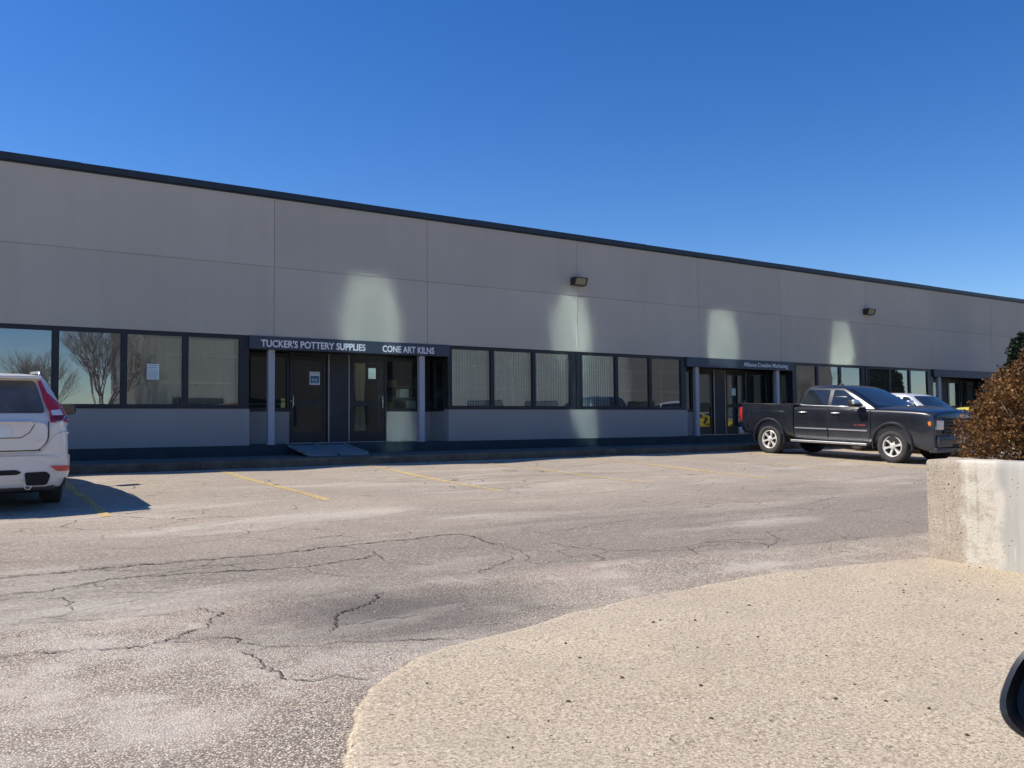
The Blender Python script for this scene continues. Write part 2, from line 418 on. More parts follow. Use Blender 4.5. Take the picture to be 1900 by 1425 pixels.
# apron: raised tan concrete with a rounded curved edge
edge = [(1.22, -21.4), (1.22, -20), (1.22, -17.5), (1.25, -16.4), (1.30, -15.84), (1.48, -15.47), (1.60, -15.25), (1.81, -15.01), (2.09, -14.83), (2.39, -14.69), (2.69, -14.62), (3.15, -14.52), (3.70, -14.40),
        (4.23, -14.34), (4.97, -14.29), (5.84, -14.27), (6.47, -14.36), (7.02, -14.44), (7.46, -14.50), (9, -14.55), (12, -14.6), (20, -14.6), (45, -14.6)]
def spline(P, n):
    out = []
    for i in range(len(P) - 1):
        p0 = Vector(P[max(i - 1, 0)]); p1 = Vector(P[i]); p2 = Vector(P[i + 1]); p3 = Vector(P[min(i + 2, len(P) - 1)])
        for k in range(n):
            t = k / n
            out.append(.5 * ((2 * p1) + (p2 - p0) * t + (2 * p0 - 5 * p1 + 4 * p2 - p3) * t * t + (3 * p1 - p0 - 3 * p2 + p3) * t ** 3))
    out.append(Vector(P[-1])); return out
E2 = spline(edge, 16)
bm = bmesh.new(); rows = []
for i, p in enumerate(E2):
    a = E2[max(i - 1, 0)]; c = E2[min(i + 1, len(E2) - 1)]; d = (c - a).normalized(); nrm = Vector((d.y, -d.x))  # towards the inside
    jx = mnoise.noise(Vector((p.x * 2.1, p.y * 2.1, 0))) * .035 + mnoise.noise(Vector((p.x * 9, p.y * 9, 3))) * .016 + mnoise.noise(Vector((p.x * 31, p.y * 31, 3))) * .008
    p = p + nrm * jx
    row = []
    for off, dz in ((0, -.08), (0.005, .004), (.020, .018), (.045, .026), (.09, .029)):
        q = p + nrm * off; row.append(bm.verts.new((q.x, q.y, gz(q.x, q.y) + dz)))
    rows.append(row)
for A, B in zip(rows, rows[1:]):
    for k in range(4):
        f = bm.faces.new([A[k], B[k], B[k + 1], A[k + 1]]); f.smooth = True
inner = [r[4] for r in rows]
ex = bm.verts.new((45, -21.4, gz(45, -21.4) + .029))
f = bm.faces.new(inner + [ex]); bmesh.ops.triangulate(bm, faces=[f])
bmesh.ops.recalc_face_normals(bm, faces=bm.faces)
for f in bm.faces:
    if f.normal.z < -.1: f.normal_flip()
me = bpy.data.meshes.new('concrete_apron'); bm.to_mesh(me); bm.free()
struct(new_obj('concrete_apron', me, 'apron_concrete', None))

# stall lines
for i, (x, y0, y1) in enumerate([(1.57, -2.4, -7.95), (4.27, -2.4, -8.02), (7.17, -2.4, -7.80), (10.06, -2.4, -8.12), (12.80, -2.4, -8.30), (15.55, -2.4, -8.45), (18.35, -2.4, -8.4), (21.2, -2.4, -8.4), (24.0, -2.4, -8.4), (-1.3, -2.4, -8.0)]):
    bm = bmesh.new(); prev = None; n = 44
    for k in range(n + 1):
        y = y0 + (y1 - y0) * k / n; w = .06 + .008 * mnoise.noise(Vector((x, y * 3, 0))); xx = x + .012 * mnoise.noise(Vector((x, y, 5)))
        r = [bm.verts.new((xx - w, y, gz(xx - w, y) + .006)), bm.verts.new((xx + w, y, gz(xx + w, y) + .006))]
        if prev: bm.faces.new([prev[0], r[0], r[1], prev[1]])
        prev = r
    me = bpy.data.meshes.new('parking_line'); bm.to_mesh(me); bm.free()
    struct(new_obj('parking_line', me, 'yellow_line', None))

# cracks: ragged ribbons of open asphalt
CR = [
 [.026, (-3, -11.1), (-1, -11.2), (.35, -11.27), (.91, -11.29), (1.52, -11.31), (2.06, -11.29), (2.57, -11.28), (3.1, -11.21), (3.76, -11.23), (4.43, -11.21), (4.5, -11.45), (4.45, -11.86), (4.55, -11.99)],
 [.007, (2.62, -11.22), (3.04, -11.06), (3.49, -11.06), (4.01, -10.97), (4.09, -10.69)],
 [.018, (-1, -12.0), (.32, -11.93), (.59, -11.95), (.92, -11.83), (1.27, -11.79), (1.82, -11.88), (2.49, -12.01), (2.8, -11.95), (3.26, -11.83)],
 [.006, (.92, -11.85), (1.0, -12.05), (1.5, -12.08), (1.95, -12.2)], [.005, (1.4, -11.9), (1.7, -11.65), (2.3, -11.62), (2.9, -11.75)], [.005, (.3, -12.1), (.8, -12.15), (1.3, -12.2)],
 [.012, (-1, -13.5), (.25, -13.57), (.59, -13.63), (.9, -13.73), (1.08, -13.68), (1.35, -13.49), (1.49, -13.2), (1.39, -13.01)],
 [.011, (.99, -13.72), (1.19, -13.77), (1.41, -13.84), (1.48, -14.05), (1.71, -14.21), (1.95, -14.27), (2.12, -14.34), (2.49, -14.51), (2.65, -14.58)],
 [.011, (1.39, -14.14), (1.42, -14.44), (1.44, -14.66), (1.46, -14.74)], [.012, (1.46, -14.74), (1.56, -14.8), (1.67, -14.81), (1.82, -14.92)],
 [.017, (1.93, -14.02), (2.07, -13.89), (2.15, -13.63), (2.28, -13.54), (2.42, -13.49), (2.67, -13.22)], [.012, (2.07, -13.89), (2.3, -13.92), (2.6, -13.95)],
 [.008, (-.5, -12.75), (.29, -12.82), (.57, -12.92), (.87, -12.99), (1.27, -13.1)], [.008, (.51, -12.16), (.66, -12.26), (.72, -12.47), (.66, -12.66)],
 [.012, (5.5, -8.75), (7.35, -8.58), (8.36, -8.61), (9.44, -8.64), (10.56, -8.74), (12.27, -8.67), (13.26, -8.84), (15, -9.0)],
 [.010, (4.99, -12.1), (5.14, -12.6), (5.77, -13.03), (6.36, -13.02), (6.79, -13.27), (7.38, -13.46), (7.76, -13.37)],
 [.007, (4.4, -11.83), (4.51, -12.24), (4.25, -12.85), (4.55, -12.88)], [.007, (3.96, -9.7), (4.38, -9.67), (4.88, -9.4)], [.011, (3.59, -12.99), (4.03, -12.72), (4.36, -12.47)],
 [.007, (3.1, -11.21), (3.3, -11.6), (3.2, -12.1), (3.5, -12.5)], [.006, (2.5, -12.1), (2.6, -12.5), (3.0, -12.75)], [.007, (4.5, -11.4), (5.6, -11.55), (7.0, -11.3), (8.8, -11.5)],
 [.006, (3.76, -11.7), (4.1, -11.95), (4.6, -12.2), (5.1, -12.15)], [.006, (8.0, -10.2), (9.4, -10.0), (11, -10.3), (12.5, -10.1)], [.006, (6.5, -12.2), (7.2, -12.0), (8.4, -12.25)],
]
for ci, cr in enumerate(CR):
    w0 = cr[0]; P = spline([(p[0], p[1]) for p in cr[1:]], 26); bm = bmesh.new(); prev = None
    n = len(P)
    for k, p in enumerate(P):
        a = P[max(k - 1, 0)]; c = P[min(k + 1, n - 1)]; d = (c - a).normalized(); nr = Vector((-d.y, d.x))
        q = p + nr * (mnoise.noise(Vector((p.x * 7, p.y * 7, ci))) * .055 + mnoise.noise(Vector((p.x * 26, p.y * 26, ci))) * .030 + random.uniform(-.006, .006))
        w = w0 * (.12 + 1.3 * abs(mnoise.noise(Vector((p.x * 6, p.y * 6, 7 + ci)))) + .7 * random.random()) * min(1, k / 5 + .1, (n - 1 - k) / 5 + .1)
        r = [bm.verts.new((q.x + nr.x * s * w, q.y + nr.y * s * w, gz(q.x, q.y) + .006)) for s in (-.5, .5)]
        if prev: bm.faces.new([prev[0], r[0], r[1], prev[1]])
        prev = r
    me = bpy.data.meshes.new('asphalt_crack'); bm.to_mesh(me); bm.free()
    struct(new_obj('asphalt_crack', me, 'crack', None))

# loose stones and leaf scraps
def scatter(name, n, fn, s0, s1, mat, kindlabel):
    bm = bmesh.new()
    for _ in range(n):
        x, y, z = fn(); s = random.uniform(s0, s1)
        m = Matrix.Translation((x, y, z + s * .3)) @ Matrix.Rotation(random.uniform(0, 6.3), 4, 'Z') @ Matrix.Diagonal((s, s * random.uniform(.5, .9), s * random.uniform(.35, .6), 1))
        bmesh.ops.create_icosphere(bm, subdivisions=1, radius=1, matrix=m)
    for v in bm.verts: v.co += Vector((random.uniform(-1, 1), random.uniform(-1, 1), 0)) * s0 * .25
    me = bpy.data.meshes.new(name); bm.to_mesh(me); bm.free()
    o = new_obj(name, me, mat, None); tag(o, kindlabel, 'gravel', kind='stuff')
def edge_pt():
    while 1:
        p = random.choice(E2)
        if p.y > -17 and p.x < 9: break
    x = p.x + random.gauss(-.12, .16); y = p.y + random.gauss(.06, .16) ; return x, y, gz(x, y) + .0
def lot_pt():
    x = random.uniform(0, 9); y = random.uniform(-15.6, -12.8)
    return x, y, gz(x, y)
def ap_pt():
    x = random.uniform(1.8, 8); y = random.uniform(-18, -14.9) ; return x, y, gz(x, y) + .029
simple('pebble', (.52, .46, .39), .9, 0, .4, 30); simple('scrap', (.10, .065, .04), .95, 0, .4, 30)
scatter('loose_gravel', 500, lambda: edge_pt() if random.random() < .5 else lot_pt(), .004, .010, 'pebble', 'loose pale gravel scattered along the curved concrete edge')
scatter('leaf_scraps', 170, ap_pt, .003, .013, 'scrap', 'small dark leaf scraps and grit lying on the tan concrete')
#@@BUILDING
# ------------------------------------------------------------------ the long commercial building
BLD = empty('commercial_building', (20, 0, -.24), 0, 'long low grey stucco commercial building with dark roof edge and ribbon windows', 'building')
def part(o):
    o.location = o.location - BLD.location if o.parent is BLD else o.location
    return o
X0, X1 = -10.0, 60.0
def bpart(b, name, mat, **k): return part(b.build(name, mat, BLD, **k))
# upper wall panels with real joints
jx = [X0, -3.45, 1.30, 6.106, 10.02, 14.80, 19.61, 23.52, 28.33, 32.6, 37.2, 42.0, 46, 51, 56, X1]
jx = [X0, -3.45] + jx[3:]
b = MB()
for a, c in zip(jx, jx[1:]):
    for z0, z1 in ((2.45, 4.022), (4.040, 5.60)):
        b.box(a + .005, c - .005, 0, .25, z0, z1)
bpart(b, 'upper_wall', 'stucco')
b = MB(); b.box(X0, X1, .022, .24, 2.452, 5.59); bpart(b, 'wall_joint', 'joint')
b = MB(); b.box(X0, X1, -.005, .02, 4.024, 4.034); bpart(b, 'wall_moulding', 'stucco')
b = MB(); b.box(X0, X1, -.02, .27, 5.601, 5.634); q = X0 - .06; fl = random.Random(4)
while q < X1: b.box(q, min(q + 3.045, X1), -.06 - fl.uniform(0, .008), .30, 5.635, 5.772 + fl.uniform(-.005, .006)); q += 3.05
bpart(b, 'roof_fascia', 'fascia')
b = MB(); b.box(X0, X1, .302, 30, 5.3, 5.55); bpart(b, 'roof', 'roofing')
for q in ((X0, X0 + .2, .26, 30), (X1 - .2, X1, .26, 30), (X0 + .21, X1 - .21, 29.8, 30)): bpart(MB().box(*q, -.3, 5.29), 'side_wall', 'stucco')
b = MB(); b.box(X0 + .21, X1 - .21, 6.0, 6.1, 0, 5.29); bpart(b, 'inner_wall', 'interior')
b = MB(); b.box(X0 + .21, X1 - .21, .26, 5.99, -.3, -.003); bpart(b, 'floor', 'interior_floor')
b = MB(); b.box(X0 + .21, X1 - .21, .26, 5.99, 2.75, 2.85); bpart(b, 'inner_ceiling', 'ceiling')

ENT = [5.56, 19.06, 32.70]; EW = 5.06; RD = 1.0
runs = []; cur = X0
for e in ENT: runs.append((cur, e)); cur = e + EW
runs.append((cur, X1))
p = MB()
for a, c in runs:
    bpart(MB().box(a, c, 0, .25, .0, .81), 'lower_wall', 'stucco_low'); bpart(MB().box(a, c, -.012, .25, .8105, .832), 'sill_ledge', 'frame')
    p.box(a, c, -.010, .26, -.30, -.001)
for e in ENT: p.box(e + .001, e + EW - .001, -.010, RD + .2, -.30, -.001)
bpart(p, 'plinth', 'plinth')

ZS, ZH = .833, 2.449       # frame bottom / top
def blinds(parent, x0, x1, z0, z1, y, kind, seed=0):
    rnd = random.Random(seed); b = MB()
    if kind == 'curtain' or kind == 'curtain_tan':
        n = int((x1 - x0) / .035) + 2; pts = []
        for i in range(n + 1):
            x = x0 + (x1 - x0) * i / n; pts.append((x, y + .028 * sin(i * 1.15 + seed) + .01 * sin(i * 2.9)))
        for (xa, ya), (xb, yb) in zip(pts, pts[1:]):
            f = b.face([(xa, ya, z0), (xb, yb, z0), (xb, yb, z1), (xa, ya, z1)]); f.smooth = True
        bmesh.ops.remove_doubles(b.bm, verts=b.bm.verts, dist=.0005)
        o = b.build('curtain', kind, parent)
    else:
        w = .089; x = x0; ang = .32 if kind == 'blind' else .95
        while x < x1 - .04:
            t = ang + rnd.uniform(-.05, .05); dx = cos(t) * w / 2; dy = sin(t) * w / 2; cx = x + w / 2
            b.box(cx - .001, cx + .001, y - .001, y + .001, z1 - .002, z1)
            b.prism([(-1, 0), (0, .006), (1, 0), (0, -.0005)], lambda u, v: (cx + u * dx - v * sin(t), y + u * dy + v * cos(t), z0), lambda u, v: (cx + u * dx - v * sin(t), y + u * dy + v * cos(t), z1))
            x += w * (.93 if kind == 'blind' else 1.0)
        b.box(x0, x1, y - .03, y + .03, z1 + .001, z1 + .04)
        o = b.build('window_blind', 'blind' if kind == 'blind' else 'blind_dark' if kind == 'dark' else 'blind', parent)
    return o
def window(x0, x1, y, kind, fl=.055, frr=.055, seed=0, z0=ZS, z1=ZH, pm='pane', fm='frame', cover=(0, 1)):
    """one glazed light: frame ring > pane, blind"""
    b = MB(); zb, zt = z0 + .07, z1 - .09; d0, d1 = y, y + .10
    b.box(x0, x0 + fl, d0, d1, z0, z1); b.box(x1 - frr, x1, d0, d1, z0, z1)
    b.box(x0 + fl, x1 - frr, d0 + .003, d1, z0, zb); b.box(x0 + fl, x1 - frr, d0 + .003, d1, zt, z1)
    g = .012
    for q in ((x0 + fl, x0 + fl + g, zb, zt), (x1 - frr - g, x1 - frr, zb, zt)): b.box(q[0], q[1], y + .03, y + .09, q[2], q[3])
    w = part(b.build('window', fm, BLD))
    pn = MB().box(x0 + fl + .001, x1 - frr - .001, y + .045, y + .051, zb + .0, zt - .0).build('pane', pm, w)
    if kind:
        xa = x0 + fl + .01; xb = x1 - frr - .01
        blinds(w, xa + (xb - xa) * cover[0], xa + (xb - xa) * cover[1], zb - .02 + .03, zt - .03, y + .22, kind, seed)
    return w
def run_windows(edges, kinds, seed):
    for i, (a, c) in enumerate(zip(edges, edges[1:])):
        k = kinds[i] if i < len(kinds) else 'blind'; cov = (0, 1)
        if isinstance(k, tuple): k, cov = k
        window(a + .0006, c - .0006, .035, k, seed=seed + i, cover=cov)
eA = [X0 + .2] + [round(1.735 - 1.24 * k, 3) for k in range(8, 0, -1)] + [1.735, 2.99, 4.205, 5.40]
kA = ['blind'] * 6 + [None] * 3 + [None, ('curtain', (.26, 1)), ('curtain', (0, .97))]
run_windows(eA, kA, 10)
b = MB(); b.box(5.4005, 5.557, .035, .24, ZS, ZH); bpart(b, 'corner_post', 'frame')
def strips(x0, x1):
    b = MB(); n = 4; w = (x1 - x0) / n
    for i in range(n): b.box(x0 + w * i + .004, x0 + w * (i + 1) - .004, .030 + .02 * (i % 2), .20, ZS, ZH)
    bpart(b, 'mullion_post', 'frame')
def run3(e0, xs_, kinds, seed):
    run_windows(xs_, kinds, seed)
# bay B
for q in ((10.623, 10.685), (18.90, 19.058), (24.123, 24.27), (32.38, 32.698)): bpart(MB().box(q[0], q[1], .035, .24, ZS, ZH), 'corner_post', 'frame')
run_windows([10.686, 11.97, 13.31, 14.60], ['blind', 'blind', 'blind'], 30); strips(14.601, 14.925)
run_windows([14.926, 16.255, 17.575, 18.898], ['blind', ('open', (0, 1)), 'open'], 40)
run_windows([24.271, 25.48, 26.77, 28.06], [('blind', (0, .35)), None, ('open', (.3, 1))], 50); strips(28.061, 28.45)
run_windows([28.451, 29.80, 31.11, 32.379], ['blind', 'blind', 'blind'], 60)
run_windows([37.9, 39.2, 40.5, 41.8, 43.1, 44.4, 45.7, 47, 48.3, 49.6, 51, 53, 55, 57, 59.7], ['blind'] * 14, 70)

def door(x0, x1, y, hinge_right, kind, seed):
    """glazed door leaf: stiles and rails > pane, handle"""
    b = MB(); s = .10; zt = 2.12
    b.box(x0, x0 + s, y, y + .05, .012, zt); b.box(x1 - s, x1, y, y + .05, .012, zt)
    b.box(x0 + s, x1 - s, y + .001, y + .049, .012, .28); b.box(x0 + s, x1 - s, y + .001, y + .049, zt - .12, zt); b.box(x0 + s, x1 - s, y + .001, y + .049, .91, 1.03)
    d = part(b.build('door', 'door_frame', BLD))
    for z0, z1 in ((.2805, .9095), (1.0305, zt - .1205)):
        MB().box(x0 + s + .001, x1 - s - .001, y + .02, y + .026, z0, z1).build('pane', 'door_pane', d)
    hx = (x0 + s * .55) if hinge_right else (x1 - s * .55); sg = 1 if hinge_right else -1
    h = MB(); h.tube([(hx, y - .001, .86), (hx, y - .055, .87), (hx + sg * .01, y - .06, .90), (hx + sg * .01, y - .06, 1.12), (hx, y - .055, 1.15), (hx, y - .001, 1.16)], .011, 8)
    h.build('handle', 'alu', d, smooth=40)
    k = MB(); k.lathe([(.0, -.012), (.02, -.012), (.022, 0)], (hx - sg * .02 if hinge_right else hx + .02, y, 1.02), seg=14); k.build('lock', 'alu', d)
    return d
def side_window(x0, x1, y, kind, seed, cov=(0, 1)):
    window(x0, x1, y, kind, seed=seed, z0=.781, z1=2.16, pm='door_pane', fm='door_frame', cover=cov)
def entrance(e, txts, seed, kinds):
    # canopy beam and soffit over the recess
    b = MB(); b.box(e - .01, e + EW + .01, -.035, .05, 2.155, 2.448)
    cn = part(b.build('canopy_beam', 'canopy', BLD))
    b = MB(); b.box(e, e + EW, .051, RD + .3, 2.19, 2.44); bpart(b, 'soffit', 'panel_dark')
    for (t, x, z, size, wid) in txts:
        o, w = text_obj('sign_lettering', t, size, (0, 0, 0), (radians(90), 0, 0), 'letter', None, 1.0, .004, bold=0.0045 if size > .2 else .0012)
        o.data.transform(Matrix.Diagonal((wid / w, 1, 1, 1))); o.parent = cn
        o.location = (x, -.040, z); 
    a0 = e + 1.26; a1 = a0 + .93; b0 = a1 + .62; b1 = b0 + .93
    # low walls, returns, side windows
    for q in ((e + .001, a0 - .012, RD), (b1 + .012, e + EW - .002, RD), (e - .20, e - .001, .251), (e + EW + .001, e + EW + .2, .251)):
        bpart(MB().box(q[0], q[1], q[2], RD + .2, 0, .765), 'entrance_wall', 'stucco_low')
    for q in ((e + .001, a0 - .012), (b1 + .012, e + EW - .001)): bpart(MB().box(q[0], q[1], RD - .012, RD + .2, .766, .780), 'sill_ledge', 'frame')
    side_window(e + .002, a0 - .014, RD + .01, kinds[0], seed); side_window(b1 + .014, e + EW - .002, RD + .01, kinds[1], seed + 1)
    # return glazing (runs back into the recess)
    for sx, xx in ((0, e - .10), (1, e + EW + .001)):
        g = MB(); zt = 2.16
        g.box(xx, xx + .09, .251, .30, .782, zt); g.box(xx, xx + .09, RD - .05 + .2, RD + .2, .782, zt); g.box(xx, xx + .09, .3005, RD + .149, .782, .84); g.box(xx, xx + .09, .3005, RD + .149, zt - .06, zt)
        w = part(g.build('return_window', 'door_frame', BLD))
        MB().box(xx + .04, xx + .046, .301, RD + .148, .841, zt - .061).build('pane', 'door_pane', w)
        if sx == 1:
            q = MB()
            for k in range(9): q.box(xx + .13, xx + .134, .30 + .095 * k, .30 + .095 * k + .075, .85, zt - .05)
            q.build('window_blind', 'blind_dark', w)
    # frames round the doors, centre infill
    b = MB()
    for q in (a0 - .011, a1 + .001, b0 - .05, b1 + .001 - .002):
        b.box(q, q + .05 if q != a0 - .011 else a0 - .0005, RD - .012, RD + .10, .001, 2.1885)
    b.box(a0, a1, RD - .01, RD + .09, 2.125, 2.188); b.box(b0, b1, RD - .01, RD + .09, 2.125, 2.188); bpart(b, 'door_surround', 'door_frame')
    b = MB(); b.box(a1 + .052, b0 - .052, RD + .005, RD + .08, .001, 2.1885); bpart(b, 'infill_panel', 'panel_dark')
    for q in (a1 + .040, b0 - .052):
        b = MB(); b.box(q, q + .012, RD - .020, RD - .013, .02, 2.185); bpart(b, 'metal_trim', 'alu')
    b = MB(); b.box(a0, b1, RD - .07, RD + .05, .0005, .011); bpart(b, 'door_sill', 'alu')
    door(a0 + .002, a1 - .002, RD + .02, True, None, seed); door(b0 + .002, b1 - .002, RD + .02, False, None, seed)
    for q in (e + .44, e + EW - .80):
        b = MB(); b.box(q, q + .15, .06, .19, .006, 2.154, .006); b.box(q - .02, q + .17, .045, .205, .0006, .012); bpart(b, 'entrance_post', 'post')
    return a0, a1, b0, b1
E1 = entrance(ENT[0], [("TUCKER'S POTTERY SUPPLIES", 5.80, 2.208, .222, 2.52), ('CONE ART KILNS', 8.76, 2.205, .222, 1.42)], 100, [None, None])
E2_ = entrance(ENT[1], [('Alliance Creative Marketing', 21.60, 2.235, .19, 2.20)], 120, [None, 'open'])
E3 = entrance(ENT[2], [], 140, ['open', 'open'])
# interior things glimpsed through the entrance glass
def curtain_thing(x0, x1, y, z0, z1, mat, label, seed):
    t = empty('curtain', ((x0 + x1) / 2, y, z0), 0, label, 'curtain')
    b = MB(); n = int((x1 - x0) / .02); pts = []
    for i in range(n + 1):
        x = x0 + (x1 - x0) * i / n; pts.append((x, .03 * sin(i * .9 + seed)))
    for (xa, ya), (xb, yb) in zip(pts, pts[1:]):
        pin = lambda z: 1 - .22 * math.exp(-((z - 1.1) / .25) ** 2)
        zz = [0, .3, .6, .9, 1.1, 1.3, 1.6, z1 - z0]; c0 = (x0 + x1) / 2
        for u, v in zip(zz, zz[1:]):
            f = b.face([((xa - c0) * pin(u), ya, u), ((xb - c0) * pin(u), yb, u), ((xb - c0) * pin(v), yb, v), ((xa - c0) * pin(v), ya, v)]); f.smooth = True
    bmesh.ops.remove_doubles(b.bm, verts=b.bm.verts, dist=.0005)
    b.build('cloth', mat, t); MB().tube([(-(x1 - x0) * .6, 0, z1 - z0 + .02), ((x1 - x0) * .6, 0, z1 - z0 + .02)], .012).build('rod', 'alu', t)
curtain_thing(E1[2] + .16, E1[2] + .46, RD + .15, .05, 2.0, 'curtain_tan', 'tan curtain hanging behind the right glass door under the pottery sign', 3)
curtain_thing(ENT[0] + .16, ENT[0] + .34, RD + .28, .82, 2.0, 'curtain_tan', 'narrow tan curtain strip in the window left of the pottery doors', 5)
t = empty('display_shelf', (E1[3] + .75, RD + .6, 0), 0, 'grey shelf unit with stored goods behind the window right of the pottery doors', 'shelf')
b = MB()
for q in (-.55, .52): b.box(q, q + .03, -.2, .2, 0, 1.7)
b.build('upright', 'shelf', t)
for z in (.35, .8, 1.12, 1.42): MB().box(-.519, .519, -.2, .2, z, z + .025).build('shelf_board', 'shelf', t)
for i, (x, z, w, h, m) in enumerate([(-.4, .826, .22, .2, 'box_tan'), (.05, 1.146, .26, .22, 'paper'), (.3, .826, .18, .24, 'blind'), (-.3, 1.446, .25, .16, 'box_tan')]):
    o = MB().box(-w / 2, w / 2, -.12, .12, 0, h, .01).build('storage_box', m, None); o.location = (t.location.x + x, t.location.y, z)
    tag(o, ['tan box at left end of the shelf behind the pottery shop window', 'white box on the middle shelf behind the pottery shop window', 'pale grey box at right end of the lower shelf in the pottery shop window', 'tan box topmost on the shelf behind the pottery shop window'][i], 'box', 'boxes on the display shelf')
t = empty('office_desk', (E1[0] - .5, RD + 1.3, 0), 0, 'pale topped desk inside the window left of the pottery doors', 'desk')
MB().box(-.7, .7, -.35, .35, .95, .98, .005).build('desk_top', 'blind', t)
for x in (-.65, .6):
    for y in (-.3, .25): MB().box(x, x + .05, y, y + .05, 0, .949).build('leg', 'alu', t)

# papers and stickers on the glass
def notice(x, y, z, w, h, mat, label, lines, cols=1, blue=False):
    t = empty('paper_notice', (x, y, z), 0, label, 'notice')
    MB().box(0, w, -.0015, 0, 0, h).build('sheet', mat, t)
    b = MB(); rnd = random.Random(int(x * 100))
    for i in range(lines):
        zz = h * (.9 - .8 * i / max(lines - 1, 1)); a = w * .12
        while a < w * .82:
            ln = w * rnd.uniform(.06, .2); b.box(a, min(a + ln, w * .9), -.0035, -.0018, zz - h * .018, zz + h * .018); a += ln + w * .05
    b.build('print', 'blue_print' if blue else 'ink', t); return t
notice(3.44, .075, 1.42, .24, .33, 'blind', 'white paper notice taped inside the third large window from the left', 7)
t = notice(E1[0] + .50, RD + .035, 1.42, .26, .32, 'paper', 'white and blue poster on the left pottery shop door', 2, blue=True)
b = MB(); b.box(.02, .24, -.0036, -.0019, .05, .22); b.build('picture', 'blue_print', t)
b = MB()
for cx in (.085, .165): b.lathe([(.022, -.006), (.034, -.006)], (cx, 0, .12), seg=16)
b.build('emblem', 'paper', t)
notice(E1[2] + .50, RD + .035, 1.60, .20, .27, 'blind', 'pale paper notice on the right pottery shop door', 6)
for z, h, s in ((.86, .14, 'lower'), (1.02, .06, 'upper')):
    notice(E1[0] - .20, RD + .050, z, .10, h, 'yellow_print', s + ' small yellow sticker in the window beside the left pottery door', 2)
notice(E2_[2] + .32, RD + .035, 1.32, .2, .24, 'blind', 'pale sheet on the right door under the marketing sign', 4)

# wheelchair ramp: two metal halves with a slot between them
t = empty('access_ramp', (7.0, -.1, -.236), 0, 'grey two piece metal ramp leading up to the left pottery shop door', 'ramp')
for s in (-1, 1):
    b = MB(); cx = .36 * s + .12
    prof = [(.30, .243), (.30, .215), (-1.30, .004), (-1.30, .030), (-1.22, .045)]
    b.prism(prof, lambda y, z: (cx - .30, y, z), lambda y, z: (cx + .30, y, z))
    for e_ in (-.335, .303): b.prism([(.30, .243), (.30, .215), (-1.30, .004), (-1.22, .075), (.30, .275)], lambda y, z: (cx + e_, y, z), lambda y, z: (cx + e_ + .032, y, z))
    b.build('ramp_plate', 'ramp_metal', t)

# wall pack lights
def wall_light(x, z, label):
    t = empty('wall_light', (x, 0, z), 0, label, 'wall light', 'wall lights high on the facade')
    b = MB(); b.prism([(0, .0), (-.17, -.0), (-.25, .21 * .9), (-.24, .22), (0, .22)], lambda y, z: (-.20, y, z), lambda y, z: (-.16, y, z))
    b.prism([(0, .0), (-.17, -.0), (-.25, .21 * .9), (-.24, .22), (0, .22)], lambda y, z: (.20, y, z), lambda y, z: (.24, y, z))
    b.box(-.159, .199, -.24, 0, .19, .22); b.box(-.159, .199, -.17, 0, .0, .025); b.box(-.159, .199, -.03, 0, .026, .189)
    b.build('housing', 'fixture', t)
    b = MB(); b.face([(-.158, -.168, .026), (.198, -.168, .026), (.198, -.235, .189), (-.158, -.235, .189)]); b.build('lens', 'lens', t, fix=False)
wall_light(14.76, 4.31, 'brown wall light above the windows right of the pottery sign')
wall_light(28.36, 4.34, 'brown wall light above the windows behind the black pickup truck')
#@@VEHICLES
# ------------------------------------------------------------------ vehicle tools
def cat(vals, t):
    i = int(min(max(t, 0), len(vals) - 1.0001)); f = t - i
    g = lambda k: vals[min(max(k, 0), len(vals) - 1)]
    a, b_, c, d = g(i - 1), g(i), g(i + 1), g(i + 2)
    return .5 * (2 * b_ + (c - a) * f + (2 * a - 5 * b_ + 4 * c - d) * f * f + (3 * b_ - a - 3 * c + d) * f ** 3)
def loft(stations, half, sub=4, psub=3, smooth=28):
    """stations: list of (x, params...); half(params) -> list of (y,z) from bottom centre round to top centre."""
    P = []
    n = len(stations)
    for i in range((n - 1) * sub + 1):
        t = i / sub; st = [cat([s[k] for s in stations], t) for k in range(len(stations[0]))]
        P.append((st[0], half(*st[1:])))
    bm = bmesh.new(); rings = []
    for x, h in P:
        m = len(h); hh = [tuple(cat([q[k] for q in h], j / psub) for k in (0, 1)) for j in range((m - 1) * psub + 1)] if psub > 1 else h
        ring = [bm.verts.new((x, -y, z)) for y, z in hh] + [bm.verts.new((x, y, z)) for y, z in hh[::-1][1:-1]]
        rings.append(ring)
    for A, B in zip(rings, rings[1:]):
        for k in range(len(A)):
            bm.faces.new([A[k], A[(k + 1) % len(A)], B[(k + 1) % len(B)], B[k]])
    bm.faces.new(rings[0]); bm.faces.new(rings[-1][::-1])
    bmesh.ops.remove_doubles(bm, verts=bm.verts, dist=.0008)
    bmesh.ops.recalc_face_normals(bm, faces=bm.faces)
    return bm
